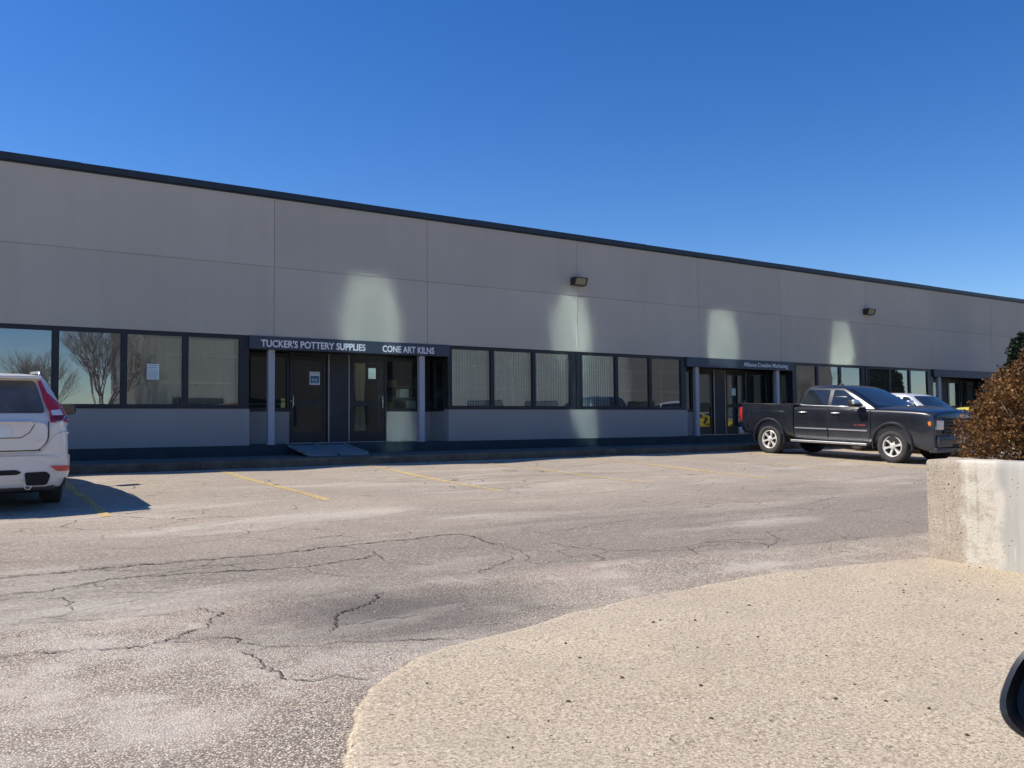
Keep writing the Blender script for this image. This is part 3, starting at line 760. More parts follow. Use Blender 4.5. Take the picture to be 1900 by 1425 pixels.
def cut(bm, cutters, name, mats, parent, smooth=30):
    """boolean the cutters (list of bmesh) out of bm and link the result"""
    me = bpy.data.meshes.new(name); bm.to_mesh(me); bm.free()
    o = new_obj(name, me, mats[0], parent)
    if len(mats) > 1:
        for m in mats[1:]: me.materials.append(M[m])
    tmp = []
    for cb in cutters:
        for f in cb.faces: f.material_index = min(1, len(mats) - 1)
        cm = bpy.data.meshes.new('c'); cb.to_mesh(cm); cb.free()
        for m in mats: cm.materials.append(M[m])
        co = bpy.data.objects.new('c', cm); COL.objects.link(co); tmp.append(co)
        md = o.modifiers.new('b', 'BOOLEAN'); md.operation = 'DIFFERENCE'; md.object = co; md.solver = 'EXACT'
    dg = bpy.context.evaluated_depsgraph_get(); dg.update()
    ne = bpy.data.meshes.new_from_object(o.evaluated_get(dg))
    o.modifiers.clear(); o.data = ne
    for c in tmp: bpy.data.objects.remove(c)
    b2 = bmesh.new(); b2.from_mesh(ne)
    for f in b2.faces: f.smooth = True
    for e in b2.edges:
        if len(e.link_faces) == 2 and e.calc_face_angle(0) > radians(smooth): e.smooth = False
    b2.to_mesh(ne); b2.free(); return o
def cyl(cx, y0, y1, cz, r, seg=36, squash=1.0):
    b = MB(); b.prism([(cx + r * cos(2 * pi * k / seg), cz + r * squash * sin(2 * pi * k / seg)) for k in range(seg)], lambda x, z: (x, y0, z), lambda x, z: (x, y1, z))
    bmesh.ops.recalc_face_normals(b.bm, faces=b.bm.faces); return b.bm
def boxbm(*a):
    b = MB(); b.box(*a); bmesh.ops.recalc_face_normals(b.bm, faces=b.bm.faces); return b.bm
def rpoly(pts, r=.04, n=4):
    """round the corners of a 2-D polygon"""
    out = []; m = len(pts)
    for i in range(m):
        p = Vector(pts[i]); a = Vector(pts[i - 1]); c = Vector(pts[(i + 1) % m])
        rr = min(r, (a - p).length * .45, (c - p).length * .45); u = p + (a - p).normalized() * rr; v = p + (c - p).normalized() * rr
        for k in range(n + 1):
            t = k / n; q = u.lerp(p, t).lerp(p.lerp(v, t), t); out.append((q.x, q.y))
    return out
def side_panel(name, mat, parent, poly, yf, side, th=.006, r=.04, off=.003):
    """a thin panel on the body side; yf(x,z) gives the half width there"""
    P = rpoly(poly, r) if r else poly; b = MB()
    b.prism(P, lambda x, z: (x, side * (yf(x, z) + off), z), lambda x, z: (x, side * (yf(x, z) + off - th), z))
    return b.build(name, mat, parent)
def fill_panel(name, mat, parent, poly, fn, side_n, r=.04, off=.004, grid=7):
    """panel following a curved surface: poly in (u,v), fn(u,v)->Vector, triangulated finely"""
    P = rpoly(poly, r) if r else poly; bm = bmesh.new(); vs = [bm.verts.new((u, v, 0)) for u, v in P]; f = bm.faces.new(vs)
    bmesh.ops.triangulate(bm, faces=[f]); us = [p[0] for p in P]; 
    for axis in (0, 1):
        lo = min(p[axis] for p in P); hi = max(p[axis] for p in P)
        for k in range(1, grid):
            no = Vector((1, 0, 0)) if axis == 0 else Vector((0, 1, 0)); co = no * (lo + (hi - lo) * k / grid)
            bmesh.ops.bisect_plane(bm, geom=bm.verts[:] + bm.edges[:] + bm.faces[:], plane_co=co, plane_no=no)
    for v in bm.verts: v.co = fn(v.co.x, v.co.y) + side_n * off
    bmesh.ops.recalc_face_normals(bm, faces=bm.faces)
    for f in bm.faces:
        f.smooth = True
    if sum(f.normal.dot(side_n) for f in bm.faces) < 0: bmesh.ops.reverse_faces(bm, faces=bm.faces)
    me = bpy.data.meshes.new(name); bm.to_mesh(me); bm.free(); return new_obj(name, me, mat, parent)
def wheel(parent, x, y, r, w, side, spokes=6, rimr=.62, rmat='rim', steel=False):
    """tyre with a spoked rim as its child; side=-1 faces -y"""
    c = (x, y, r); s = side; h = w / 2
    b = MB(); rr = r * rimr
    b.lathe([(rr * .98, -s * h * .8), (r * .88, -s * h), (r * .97, -s * h * .86), (r, -s * h * .55), (r, s * h * .55), (r * .97, s * h * .86), (r * .88, s * h * 1.0), (r * .75, s * h * 1.02), (rr + .012, s * h * .92), (rr, s * h * .80)], c, seg=48)
    for k in range(48):
        for q in (-.28, .0, .28):
            t = 2 * pi * (k + (.5 if q else 0)) / 48
            a = .045; b.face([(c[0] + (r + .003) * cos(t - a), y + w * (q - .11), r + (r + .003) * sin(t - a)), (c[0] + (r + .003) * cos(t + a * .5), y + w * (q - .11), r + (r + .003) * sin(t + a * .5)),
                    (c[0] + (r + .003) * cos(t + a * .8), y + w * (q + .11), r + (r + .003) * sin(t + a * .8)), (c[0] + (r + .003) * cos(t - a * .6), y + w * (q + .11), r + (r + .003) * sin(t - a * .6))])
    ty = b.build('wheel', 'tyre', parent, fix=False)
    bm = ty.data
    d = MB(); d.lathe([(rr + .01, s * h * .35), (0.02, s * h * .30)], c, seg=40); d.build('wheel_well_disc', 'black', ty)
    o = MB(); yo = s * h * .84; o.lathe([(rr * 1.02, s * h * .5), (rr * 1.01, yo), (rr * .97, yo + s * .006), (rr * .90, yo), (rr * .88, s * h * .4)], c, seg=48)
    for k in range(spokes):
        t0 = 2 * pi * k / spokes + .25
        def q(rad, ang, yy): return (c[0] + rad * cos(ang), y + yy, r + rad * sin(ang))
        wi, wo_ = .26, .17
        A = [(rr * .22, t0 - wi * 1.6, yo - s * .03), (rr * .22, t0 + wi * 1.6, yo - s * .03), (rr * .93, t0 + wo_, yo - s * .004), (rr * .93, t0 - wo_, yo - s * .004)]
        mid = [(rr * .6, t0 - wi * .55, yo - s * .012), (rr * .6, t0 + wi * .55, yo - s * .012)]
        o.face([q(*A[0]), q(*mid[0]), q(*mid[1]), q(*A[1])]); o.face([q(*mid[0]), q(*A[3]), q(*A[2]), q(*mid[1])])
        for (u, v) in ((A[0], mid[0]), (mid[0], A[3]), (A[1], mid[1]), (mid[1], A[2])):
            o.face([q(*u), q(*v), q(v[0], v[1], v[2] - s * .05), q(u[0], u[1], u[2] - s * .05)])
    o.lathe([(rr * .30, yo - s * .045), (rr * .29, yo - s * .015), (rr * .24, yo - s * .008), (rr * .17, yo - s * .004), (rr * .15, yo + s * .008), (.001, yo + s * .010)], c, seg=24)
    o.build('rim', rmat, ty, smooth=35)
    nb = MB()
    for k in range(6):
        t = 2 * pi * k / 6; nb.lathe([(.009, yo - s * .01), (.009, yo + s * .006), (.001, yo + s * .008)], (c[0] + rr * .215 * cos(t), y, r + rr * .215 * sin(t)), seg=8)
    nb.build('wheel_nuts', 'chrome', ty)
    return ty
def arch_flare(parent, x, z, r, yf, side, mat, t0=-.25, w=.05, th=.03):
    b = MB(); n = 26; prev = None; A = []
    for k in range(n + 1):
        t = t0 + (pi - 2 * t0) * k / n; row = []
        for rr, o in ((r - .005, -.02), (r - .003, th), (r + w * .5, th * 1.05), (r + w, .002), (r + w, -.02)):
            px = x + rr * cos(t); pz = z + rr * sin(t); row.append(b.bm.verts.new((px, side * (yf(px, pz) + o), pz)))
        A.append(row)
    for P_, Q_ in zip(A, A[1:]):
        for k in range(4): b.bm.faces.new([P_[k], Q_[k], Q_[k + 1], P_[k + 1]])
    return b.build('arch_flare', mat, parent, smooth=50)

# ------------------------------------------------------------------ black pickup truck
def build_truck(root):
    XF, XR, WR = 1.82, -1.82, .40
    def half(w, zb, zt, zc, tk):
        return [(0, zb), (w * .80, zb), (w * .955, zb + .05), (w * .985, zb + .20), (w, zb + .40), (w * .995, zt - .16), (w * (1 - tk * .35), zt - .05), (w * (1 - tk), zt - .006), (w * (1 - tk) - .10, zt + (zc - zt) * .35), (0, zc)]
    zR = 1.355
    bedst = [(-2.84, .93, .60, zR - .02, zR - .02, .035), (-2.79, .985, .56, zR, zR, .03), (-2.55, 1.0, .53, zR, zR, .03), (-1.8, 1.005, .53, zR, zR, .03), (-1.03, 1.005, .50, zR - .005, zR - .005, .03)]
    bm = loft(bedst, half, 4, 2)
    bed = cut(bm, [cyl(XR, -1.3, 1.3, .45, .49), boxbm(-2.75, -1.10, -.86, .86, .75, 1.6)], 'bed', ['paint_black', 'under'], root)
    st = [(-1.00, 1.005, .47, 1.30, 1.32, .05), (-.3, 1.005, .45, 1.30, 1.32, .05), (.5, 1.005, .45, 1.285, 1.31, .05), (1.15, 1.0, .45, 1.27, 1.37, .05), (1.7, 1.0, .45, 1.265, 1.385, .05), (2.25, 1.0, .42, 1.25, 1.37, .05), (2.62, .995, .33, 1.225, 1.335, .05), (2.81, .975, .31, 1.18, 1.28, .06), (2.86, .95, .33, 1.13, 1.21, .08)]
    bm = loft(st, half, 5, 2)
    cut(bm, [cyl(XF, -1.3, 1.3, .45, .49), boxbm(XF - .47, XF + .47, -.98, .98, .2, .45)], 'body', ['paint_black', 'under'], root)
    yf = lambda x, z: (1.003 - .035 * max(0, (x - 1.9)) ** 1.5 - max(0, .62 - z) * .10 - max(0, z - 1.1) * .05) - (.06 * max(0, x - 2.5))
    MB().box(-2.5, 2.3, -.78, .78, .34, .60).build('chassis', 'under', root)
    # greenhouse
    lv = [(1.285, -.955, 1.42, .945, .10), (1.34, -.95, 1.32, .93, .10), (1.58, -.90, .88, .845, .10), (1.77, -.82, .50, .765, .11), (1.835, -.76, .33, .725, .12), (1.868, -.66, .16, .64, .14), (1.88, -.50, -.02, .48, .16), (1.883, -.3, -.2, .1, .05)]
    lev = lambda z, k: (lambda i: lv[i][k] + (lv[i + 1][k] - lv[i][k]) * (z - lv[i][0]) / (lv[i + 1][0] - lv[i][0]))(max(i for i in range(len(lv) - 1) if lv[i][0] <= z + 1e-9))
    bm = bmesh.new(); rings = []
    for z, xb, xf_, hw, rc in lv:
        ring = []
        def arc(cx, cy, a0): 
            for k in range(5):
                t = a0 + pi / 2 * k / 4; ring.append((cx + rc * cos(t), cy + rc * sin(t)))
        rc_ = rc; arc(xf_ - rc, hw - rc, 0); arc(xb + rc, hw - rc, pi / 2); arc(xb + rc, -hw + rc, pi); arc(xf_ - rc, -hw + rc, 1.5 * pi)
        # add front bulge points
        fb = [(xf_ + .07 * (1 - (q / hw) ** 2), q) for q in [(-hw + rc) + (2 * hw - 2 * rc) * k / 8 for k in range(1, 8)]]
        ring += fb
        rings.append([bm.verts.new((x, y, z)) for x, y in ring])
    for A, B in zip(rings, rings[1:]):
        for k in range(len(A)): bm.faces.new([A[k], A[(k + 1) % len(A)], B[(k + 1) % len(B)], B[k]])
    bm.faces.new(rings[-1])
    b = MB(); b.bm.free(); b.bm = bm; b.build('cab_roof', 'paint_black', root, smooth=32)
    hw = lambda x, z: lev(z, 3)
    for s in (-1, 1):
        side_panel('side_window', 'car_glass', root, [(-.80, 1.37), (-.70, 1.745), (-.02, 1.755), (-.02, 1.355)], hw, s, .004, .06, .006)
        side_panel('side_window', 'car_glass', root, [(.09, 1.352), (.09, 1.755), (.36, 1.745), (.98, 1.40), (1.0, 1.345)], hw, s, .004, .05, .006)
        # chrome belt strip
        b = MB(); pts = [(-.86, 1.38), (-.80, 1.352), (-.4, 1.340), (.3, 1.332), (1.06, 1.326)]
        b.tube([(x, s * (hw(x, z) + .008), z) for x, z in pts], .011, 6); b.build('belt_trim', 'chrome', root)
        b = MB(); b.prism([(-.96, .735), (.02, .733), (.02, .765), (-.96, .765)], lambda x, z: (x, s * (yf(x, z) + .012), z), lambda x, z: (x, s * (yf(x, z) - .01), z))
        b.prism([(.07, .733), (1.17, .730), (1.17, .762), (.07, .765)], lambda x, z: (x, s * (yf(x, z) + .012), z), lambda x, z: (x, s * (yf(x, z) - .01), z)); b.build('door_moulding', 'chrome', root)
        # door gaps
        b = MB()
        for path in ([(.045, 1.30), (.045, .60), (.03, .50)], [(1.22, 1.28), (1.26, 1.0), (1.24, .60), (1.20, .50)], [(-.93, .50), (1.2, .50)]):
            P = [(x, s * (yf(x, z) + .002), z) for x, z in path]; b.tube(P, .007, 5)
        b.build('door_gap', 'black', root)
        for hx in (-.72, .27):
            b = MB(); b.tube([(hx - .12, s * (yf(hx, 1.16) - .01), 1.155), (hx - .10, s * (yf(hx, 1.16) + .03), 1.16), (hx + .10, s * (yf(hx, 1.16) + .03), 1.165), (hx + .12, s * (yf(hx, 1.16) - .01), 1.165)], [.014, .017, .017, .014], 8)
            b.build('door_handle', 'chrome', root, smooth=50)
        arch_flare(root, XR, .45, .49, yf, s, 'plastic'); arch_flare(root, XF, .45, .49, yf, s, 'plastic')
        # running board
        b = MB(); b.box(-1.02, 1.22, min(s * .90, s * 1.11), max(s * .90, s * 1.11), .385, .44, .012); 
        for q in (-.7, .1, .95): b.box(q, q + .06, min(s * .62, s * .92), max(s * .62, s * .92), .39, .415)
        b.build('running_board', 'alu', root)
        # mirror
        b = MB(); b.box(.80, 1.0, min(s * 1.05, s * 1.28), max(s * 1.05, s * 1.28), 1.33, 1.50, .035)
        m = b.build('side_mirror', 'plastic', root, smooth=40)
        b = MB(); b.tube([(.92, s * .93, 1.35), (.90, s * 1.08, 1.37)], .03, 8); b.build('mirror_arm', 'plastic', m)
        b = MB(); b.box(.90, 1.015, min(s * 1.04, s * 1.29), max(s * 1.04, s * 1.29), 1.385, 1.51, .045); b.build('mirror_cap', 'chrome', m, smooth=40)
        # lamps
        b = MB(); b.prism(rpoly([(2.60, 1.08), (2.845, 1.05), (2.875, .83), (2.64, .86)], .03), lambda x, z: (x, s * (yf(x, z) + .012 - .02), z), lambda x, z: (x - .02, s * (yf(x, z) - .10), z))
        b.box(2.80, 2.885, min(s * .62, s * .90), max(s * .62, s * .90), .83, 1.05, .012)
        hl = b.build('headlight', 'headlight_glass', root)
        MB().box(2.67, 2.78, min(s * .90, s * .986), max(s * .90, s * .986), .91, 1.02, .015).build('turn_signal', 'amber', hl)
        MB().box(2.81, 2.892, min(s * .70, s * .84), max(s * .70, s * .84), .88, 1.00, .01).build('lamp_lens', 'white_lens', hl)
        b = MB(); b.box(-2.865, -2.77, min(s * .84, s * 1.0), max(s * .84, s * 1.0), .86, 1.26, .02); b.build('tail_light', 'red_lens', root)
        b = MB(); b.lathe([(.045, -.01), (.05, .0), (.001, .01)], (0, 0, 0), seg=16); fg = b.build('fog_light', 'headlight_glass', root); fg.rotation_euler = (0, 0, -pi / 2); fg.location = (2.885, s * .72, .55)
        # bed creases (raised ridge round the arch)
        b = MB(); b.tube([(x, s * (yf(x, z) - .004), z) for x, z in [(-2.58, .70), (-2.55, 1.05), (-2.42, 1.17), (-1.35, 1.17), (-1.20, 1.05), (-1.12, .62)]], .012, 6); b.build('body_crease', 'paint_black', root)
        b = MB(); b.tube([(-2.82, s * .975, 1.362), (-1.04, s * .975, 1.356)], .018, 8); b.build('bed_rail', 'plastic', root)
    # windscreen
    def fw(y, z):
        h = lev(z, 3); return Vector((lev(z, 2) + .07 * (1 - (y / h) ** 2), y, z))
    nrm = Vector((.75, 0, .66))
    fill_panel('windscreen', 'screen_glass', root, [(-.82, 1.355), (.82, 1.355), (.64, 1.80), (-.64, 1.80)], fw, nrm, .05, .008, 10)
    bw = lambda y, z: Vector((lev(z, 1), y, z)); fill_panel('rear_window', 'car_glass', root, [(-.7, 1.40), (.7, 1.40), (.6, 1.74), (-.6, 1.74)], bw, Vector((-1, 0, .2)), .05, .006, 4)
    # front: grille, bumper, emblem letters
    b = MB(); b.box(2.80, 2.885, -.60, .60, .74, 1.09, .02); g = b.build('grille', 'black', root)
    b = MB()
    for z in (.80, .88, .96, 1.04): b.box(2.87, 2.91, -.57, .57, z - .016, z + .016, .006)
    b.box(2.86, 2.90, -.61, -.575, .74, 1.09); b.box(2.86, 2.90, .575, .61, .74, 1.09); b.build('grille_bar', 'plastic', g)
    o, w = text_obj('emblem', 'GMC', .15, (2.915, -.19, .90), (radians(90), 0, radians(90)), 'red_badge', g, 1.15, .012)
    b = MB(); b.box(2.78, 2.94, -.90, .90, .42, .70, .05); b.box(2.70, 2.90, -.94, .94, .30, .415, .02); b.build('front_bumper', 'paint_black', root, smooth=40)
    b = MB(); b.box(2.93, 2.95, -.36, .36, .42, .50, .005); b.build('lower_grille', 'black', root)
    b = MB(); b.box(2.945, 2.953, -.15, .15, .53, .68); b.build('licence_plate', 'trim_white', root)
    b = MB(); b.box(-2.97, -2.80, -.93, .93, .50, .70, .03); b.build('rear_bumper', 'chrome', root, smooth=40)
    b = MB(); b.tube([(2.35, -.2, 1.305), (2.5, -.15, 1.29)], .004); b.build('washer_jet', 'plastic', root)
    o, w = text_obj('door_badge', 'ALL TERRAIN', .058, (.82, -1.018, .86), (radians(90), 0, 0), 'red_badge', root, .9, .003)
    b = MB(); b.box(-.32, -.20, -.03, .03, 1.882, 1.93, .02); b.build('roof_antenna', 'plastic', root)
    for x in (XF, XR):
        wheel(root, x, -.865, WR, .27, -1); wheel(root, x, .865, WR, .27, 1)
    # dashboard papers seen through the screen are left to the glass
TRK = empty('pickup_truck', (19.72, -5.20, 0), -pi / 2, 'dusty black crew cab pickup truck with chrome trim, parked nose out', 'pickup truck')
build_truck(TRK)
def settle(root, xf, xr, drop=.0):
    """stand a vehicle on the sloping lot"""
    d = Vector((cos(root.rotation_euler.z), sin(root.rotation_euler.z)))
    a = gz(root.location.x + d.x * xf, root.location.y + d.y * xf); c = gz(root.location.x + d.x * xr, root.location.y + d.y * xr)
    root.location.z = a + (c - a) * (0 - xf) / (xr - xf) - drop
    root.rotation_euler.y = -math.atan2(a - c, xf - xr)
settle(TRK, 1.82, -1.82, .006)

# ------------------------------------------------------------------ generic car (saloon or estate)
def build_car(root, paint, L=4.6, Wd=1.80, H=1.46, kind='sedan'):
    hl = L / 2; XF, XR = hl - .88, -hl + .98; WR = .32; w = Wd / 2
    def half(w, zb, zt, zc, tk): return [(0, zb), (w * .80, zb), (w * .96, zb + .05), (w * .99, zb + .18), (w, zb + .34), (w * .985, zt - .12), (w * (1 - tk * .4), zt - .04), (w * (1 - tk), zt - .004), (w * (1 - tk) - .10, zt + (zc - zt) * .4), (0, zc)]
    b0 = .95 if kind == 'sedan' else 1.02 if H < 1.6 else 1.10
    st = [(-hl, w * .78, .34, b0 - .18, b0 - .12, .12), (-hl + .08, w * .92, .27, b0 - .05, b0 - .01, .10), (-hl + .5, w * .98, .24, b0, b0 + .03, .08), (-hl + 1.4, w, .22, b0, b0 + .02, .07), (0, w, .22, b0 - .02, b0, .07), (hl - 1.5, w * .995, .22, b0 - .05, b0 + .02, .08), (hl - .7, w * .98, .22, b0 - .14, b0 - .03, .12), (hl - .2, w * .90, .24, b0 - .28, b0 - .18, .16), (hl - .05, w * .80, .26, b0 - .38, b0 - .30, .18), (hl, w * .70, .30, b0 - .42, b0 - .36, .2)]
    cut(loft(st, half, 4, 2), [cyl(XF, -1.3, 1.3, .34, .375), cyl(XR, -1.3, 1.3, .34, .375)], 'body', [paint, 'under'], root)
    xb0, xb1 = (-hl + .55, -hl + 1.25) if kind == 'sedan' else (-hl + .12, -hl + .45)
    lv = [(b0 - .04, xb0, hl - 1.15, w * .93, .10), (b0 + .06, xb0 + .1, hl - 1.32, w * .90, .10), (b0 + .40 * (H - b0), xb0 + .35 * (xb1 - xb0) + .05, hl - 1.70, w * .83, .10), (H - .08, xb1, hl - 2.12, w * .72, .12), (H - .025, xb1 + .15, hl - 2.32, w * .63, .14), (H, xb1 + .4, hl - 2.6, w * .42, .16)]
    if kind == 'van': lv = [(z, xb, hl - q, w_ , rc) for (z, xb, _, w_, rc), q in zip(lv, (.70, .77, 1.15, 1.70, 1.9, 2.2))]; lv = [(a, b_, c, w * q, e) for (a, b_, c, _, e), q in zip(lv, (.95, .93, .90, .84, .76, .5))]
    lev = lambda z, k: (lambda i: lv[i][k] + (lv[i + 1][k] - lv[i][k]) * (z - lv[i][0]) / (lv[i + 1][0] - lv[i][0]))(max(i for i in range(len(lv) - 1) if lv[i][0] <= z + 1e-9))
    bm = bmesh.new(); rings = []
    for z, xb, xf_, hw, rc in lv:
        ring = []
        for cx, cy, a0 in ((xf_ - rc, hw - rc, 0), (xb + rc, hw - rc, pi / 2), (xb + rc, -hw + rc, pi), (xf_ - rc, -hw + rc, 1.5 * pi)):
            for k in range(5): t = a0 + pi / 2 * k / 4; ring.append((cx + rc * cos(t), cy + rc * sin(t)))
        ring += [(xf_ + (.02 if kind == 'van' else .10) * (1 - (q / hw) ** 2), q) for q in [(-hw + rc) + (2 * hw - 2 * rc) * k / 8 for k in range(1, 8)]]
        rings.append([bm.verts.new((x, y, z)) for x, y in ring])
    for A, B in zip(rings, rings[1:]):
        for k in range(len(A)): bm.faces.new([A[k], A[(k + 1) % len(A)], B[(k + 1) % len(B)], B[k]])
    bm.faces.new(rings[-1]); b = MB(); b.bm.free(); b.bm = bm; b.build('cab_roof', paint, root, smooth=30)
    hw = lambda x, z: lev(z, 3); zl, zh = b0 + .03, H - .11
    fx = lambda z: lev(z, 2)
    for s in (-1, 1):
        side_panel('side_window', 'car_glass', root, [(-.02, zl), (-.02, zh + .01), (fx(zh) - .08, zh), (fx(zl) - .28, zl)], hw, s, .004, .05, .006)
        side_panel('side_window', 'car_glass', root, [(lev(zl, 1) + .30, zl), (lev(zh, 1) + .15, zh), (-.10, zh + .01), (-.10, zl)], hw, s, .004, .05, .006)
        m = MB().box(fx(zl) - .42, fx(zl) - .28, min(s * w * .98, s * (w + .17)), max(s * w * .98, s * (w + .17)), zl + .0, zl + .13, .03).build('side_mirror', paint, root, smooth=40)
        b = MB()
        for path in ([(-.06, b0 - .03), (-.06, .30)], [(hl - 1.55, b0 - .08), (hl - 1.55, .30)]): b.tube([(x, s * (w * .99 + .001), z) for x, z in path], .006, 5)
        b.build('door_gap', 'black', root)
        for hx in (-.25, .75): MB().box(hx - .1, hx + .1, min(s * w, s * (w + .03)), max(s * w, s * (w + .03)), b0 - .2, b0 - .17, .01).build('door_handle', paint, root)
        MB().box(hl - .38, hl - .10, min(s * w * .58, s * w * .90), max(s * w * .58, s * w * .90), b0 - .44, b0 - .29, .03).build('headlight', 'headlight_glass', root)
        MB().box(-hl - .005, -hl + .20, min(s * w * .60, s * w * .90), max(s * w * .60, s * w * .90), b0 - .25, b0 - .08, .03).build('tail_light', 'red_lens', root)
        for x in (XF, XR): wheel(root, x, s * (w - .11), WR, .21, s, 5)
    def fw(y, z): h = lev(z, 3); return Vector((lev(z, 2) + .10 * (1 - (y / h) ** 2), y, z))
    if kind != 'van': fill_panel('windscreen', 'screen_glass', root, [(-w * .80, zl), (w * .80, zl), (w * .62, H - .085), (-w * .62, H - .085)], fw, Vector((.8, 0, .6)), .05, .008, 8)
    fill_panel('rear_window', 'car_glass', root, [(-w * .75, zl + .02), (w * .75, zl + .02), (w * .60, H - .10), (-w * .60, H - .10)], lambda y, z: Vector((lev(z, 1), y, z)), Vector((-.9, 0, .4)), .05, .007, 6)
    MB().box(hl - .06, hl + .02, -.45, .45, .42, .56, .02).build('grille', 'black', root)
    MB().box(hl - .10, hl + .03, -.70, .70, .24, .38, .03).build('front_bumper', 'plastic', root)
    MB().box(-hl - .03, -hl + .1, -.75, .75, .30, .42, .03).build('rear_bumper', 'plastic', root)
    MB().box(-hl - .012, -hl + .01, -.16, .16, .62, .74).build('licence_plate', 'trim_white', root)
for (x, y, rz, paint, kd, H, lab) in [(23.35, -4.85, -pi / 2, 'paint_silver', 'hatch', 1.70, 'silver car parked just beyond the black pickup truck'),
                                      (26.9, -4.4, pi / 2, 'paint_yellow', 'hatch', 1.34, 'yellow car parked beyond the silver car, mostly hidden by the bush')]:
    c = empty('parked_car', (x, y, 0), rz, lab, 'car', 'cars parked at the far end of the lot'); build_car(c, paint, 4.6, 1.82, H, kd); settle(c, 1.42, -1.32, .004)
#@@SUV
# ------------------------------------------------------------------ light-coloured SUV at the left edge, seen from behind
def build_suv(root):
    XF, XR, WR = 1.42, -1.36, .36; w = .945
    # plan half width of the tail narrows towards the rear face (x = -2.30)
    def half(w, zb, zs, zt, zc, tk):
        return [(0, zb), (w * .78, zb), (w * .93, zb + .06), (w * .985, zb + .24), (w, zs), (w * .985, zt - .20), (w * .955, zt - .08), (w * (1 - tk), zt - .004), (w * (1 - tk) - .08, zt + (zc - zt) * .4), (0, zc)]
    st = [(-2.30, .70, .42, .62, 1.00, 1.03, .05), (-2.285, .82, .34, .62, 1.08, 1.10, .05), (-2.24, .90, .30, .64, 1.14, 1.16, .05), (-2.12, .935, .28, .66, 1.19, 1.20, .05), (-1.6, .95, .26, .70, 1.17, 1.19, .05), (-.6, .94, .24, .70, 1.10, 1.12, .05),
          (.4, .94, .24, .70, 1.04, 1.06, .05), (1.2, .94, .24, .70, 1.02, 1.08, .06), (1.8, .92, .24, .66, .95, 1.03, .09), (2.2, .82, .27, .6, .84, .92, .12), (2.33, .68, .32, .55, .74, .80, .15)]
    cut(loft(st, half, 4, 2), [cyl(XF, -1.3, 1.3, .37, .42), cyl(XR, -1.3, 1.3, .37, .42)], 'body', ['paint_white', 'under'], root)
    MB().box(-2.0, 2.0, -.75, .75, .22, .45).build('chassis', 'under', root)
    # cabin: levels (z, x rear, x front, half width, corner radius)
    lv = [(1.06, -2.27, 1.15, .925, .16), (1.14, -2.25, 1.02, .92, .17), (1.22, -2.21, .88, .895, .18), (1.36, -2.13, .66, .83, .19), (1.50, -2.04, .44, .765, .20), (1.60, -1.97, .28, .715, .20), (1.665, -1.93, .10, .67, .21), (1.70, -1.86, -.10, .60, .22), (1.715, -1.7, -.3, .47, .24), (1.72, -1.3, -.6, .2, .1)]
    lev = lambda z, k: (lambda i: lv[i][k] + (lv[i + 1][k] - lv[i][k]) * (z - lv[i][0]) / (lv[i + 1][0] - lv[i][0]))(max(i for i in range(len(lv) - 1) if lv[i][0] <= z + 1e-9))
    bm = bmesh.new(); rings = []
    for z, xb, xf_, hw, rc in lv:
        ring = []
        for cx, cy, a0 in ((xf_ - rc, hw - rc, 0), (xb + rc, hw - rc, pi / 2), (xb + rc, -hw + rc, pi), (xf_ - rc, -hw + rc, 1.5 * pi)):
            for k in range(7): t = a0 + pi / 2 * k / 6; ring.append((cx + rc * cos(t), cy + rc * sin(t)))
            if a0 == pi / 2:
                ring += [(xb - .05 * (1 - (q / hw) ** 2), q) for q in [(hw - rc) - (2 * hw - 2 * rc) * k / 8 for k in range(1, 8)]]
        rings.append([bm.verts.new((x, y, z)) for x, y in ring])
    for A, B in zip(rings, rings[1:]):
        for k in range(len(A)): bm.faces.new([A[k], A[(k + 1) % len(A)], B[(k + 1) % len(B)], B[k]])
    bm.faces.new(rings[-1]); b = MB(); b.bm.free(); b.bm = bm; b.build('cab_roof', 'paint_white', root, smooth=30)
    # surface of the tail: wraps round the corner. u = lateral arc parameter (y), v = z
    def cab_tail(u, z):
        """u is unrolled distance from the centre line: flat rear, corner arc, then side"""
        hwz, xb, rc = lev(z, 3), lev(z, 1), lev(z, 4); s = 1 if u >= 0 else -1; a = abs(u); flat = hwz - rc; L = rc * pi / 2
        if a < flat: return Vector((xb - .05 * (1 - (a / hwz) ** 2) , s * a, z))
        if a < flat + L:
            t = (a - flat) / rc; return Vector((xb + rc - rc * cos(t) - .0, s * (flat + rc * sin(t)), z))
        return Vector((xb + rc + (a - flat - L), s * hwz, z))
    def body_tail(u, z):
        # rear corner of the lower body from the loft stations, by width
        xs_ = [-2.30, -2.285, -2.24, -2.12, -1.6, -.6]; ws = [.70, .82, .90, .935, .95, .94]
        s = 1 if u >= 0 else -1; a = abs(u)
        k = 1.0 if .5 < z < .95 else (1 - max(0, z - .95) * .25 - max(0, .5 - z) * .25)
        pts = [(0, -2.31)] + [(q * k, x) for q, x in zip(ws, xs_)]
        acc = 0
        for (y0, x0), (y1, x1) in zip(pts, pts[1:]):
            d = sqrt((y1 - y0) ** 2 + (x1 - x0) ** 2)
            if a <= acc + d or (y1, x1) == pts[-1]:
                f = (a - acc) / d; return Vector((x0 + (x1 - x0) * f, s * (y0 + (y1 - y0) * f), z))
            acc += d
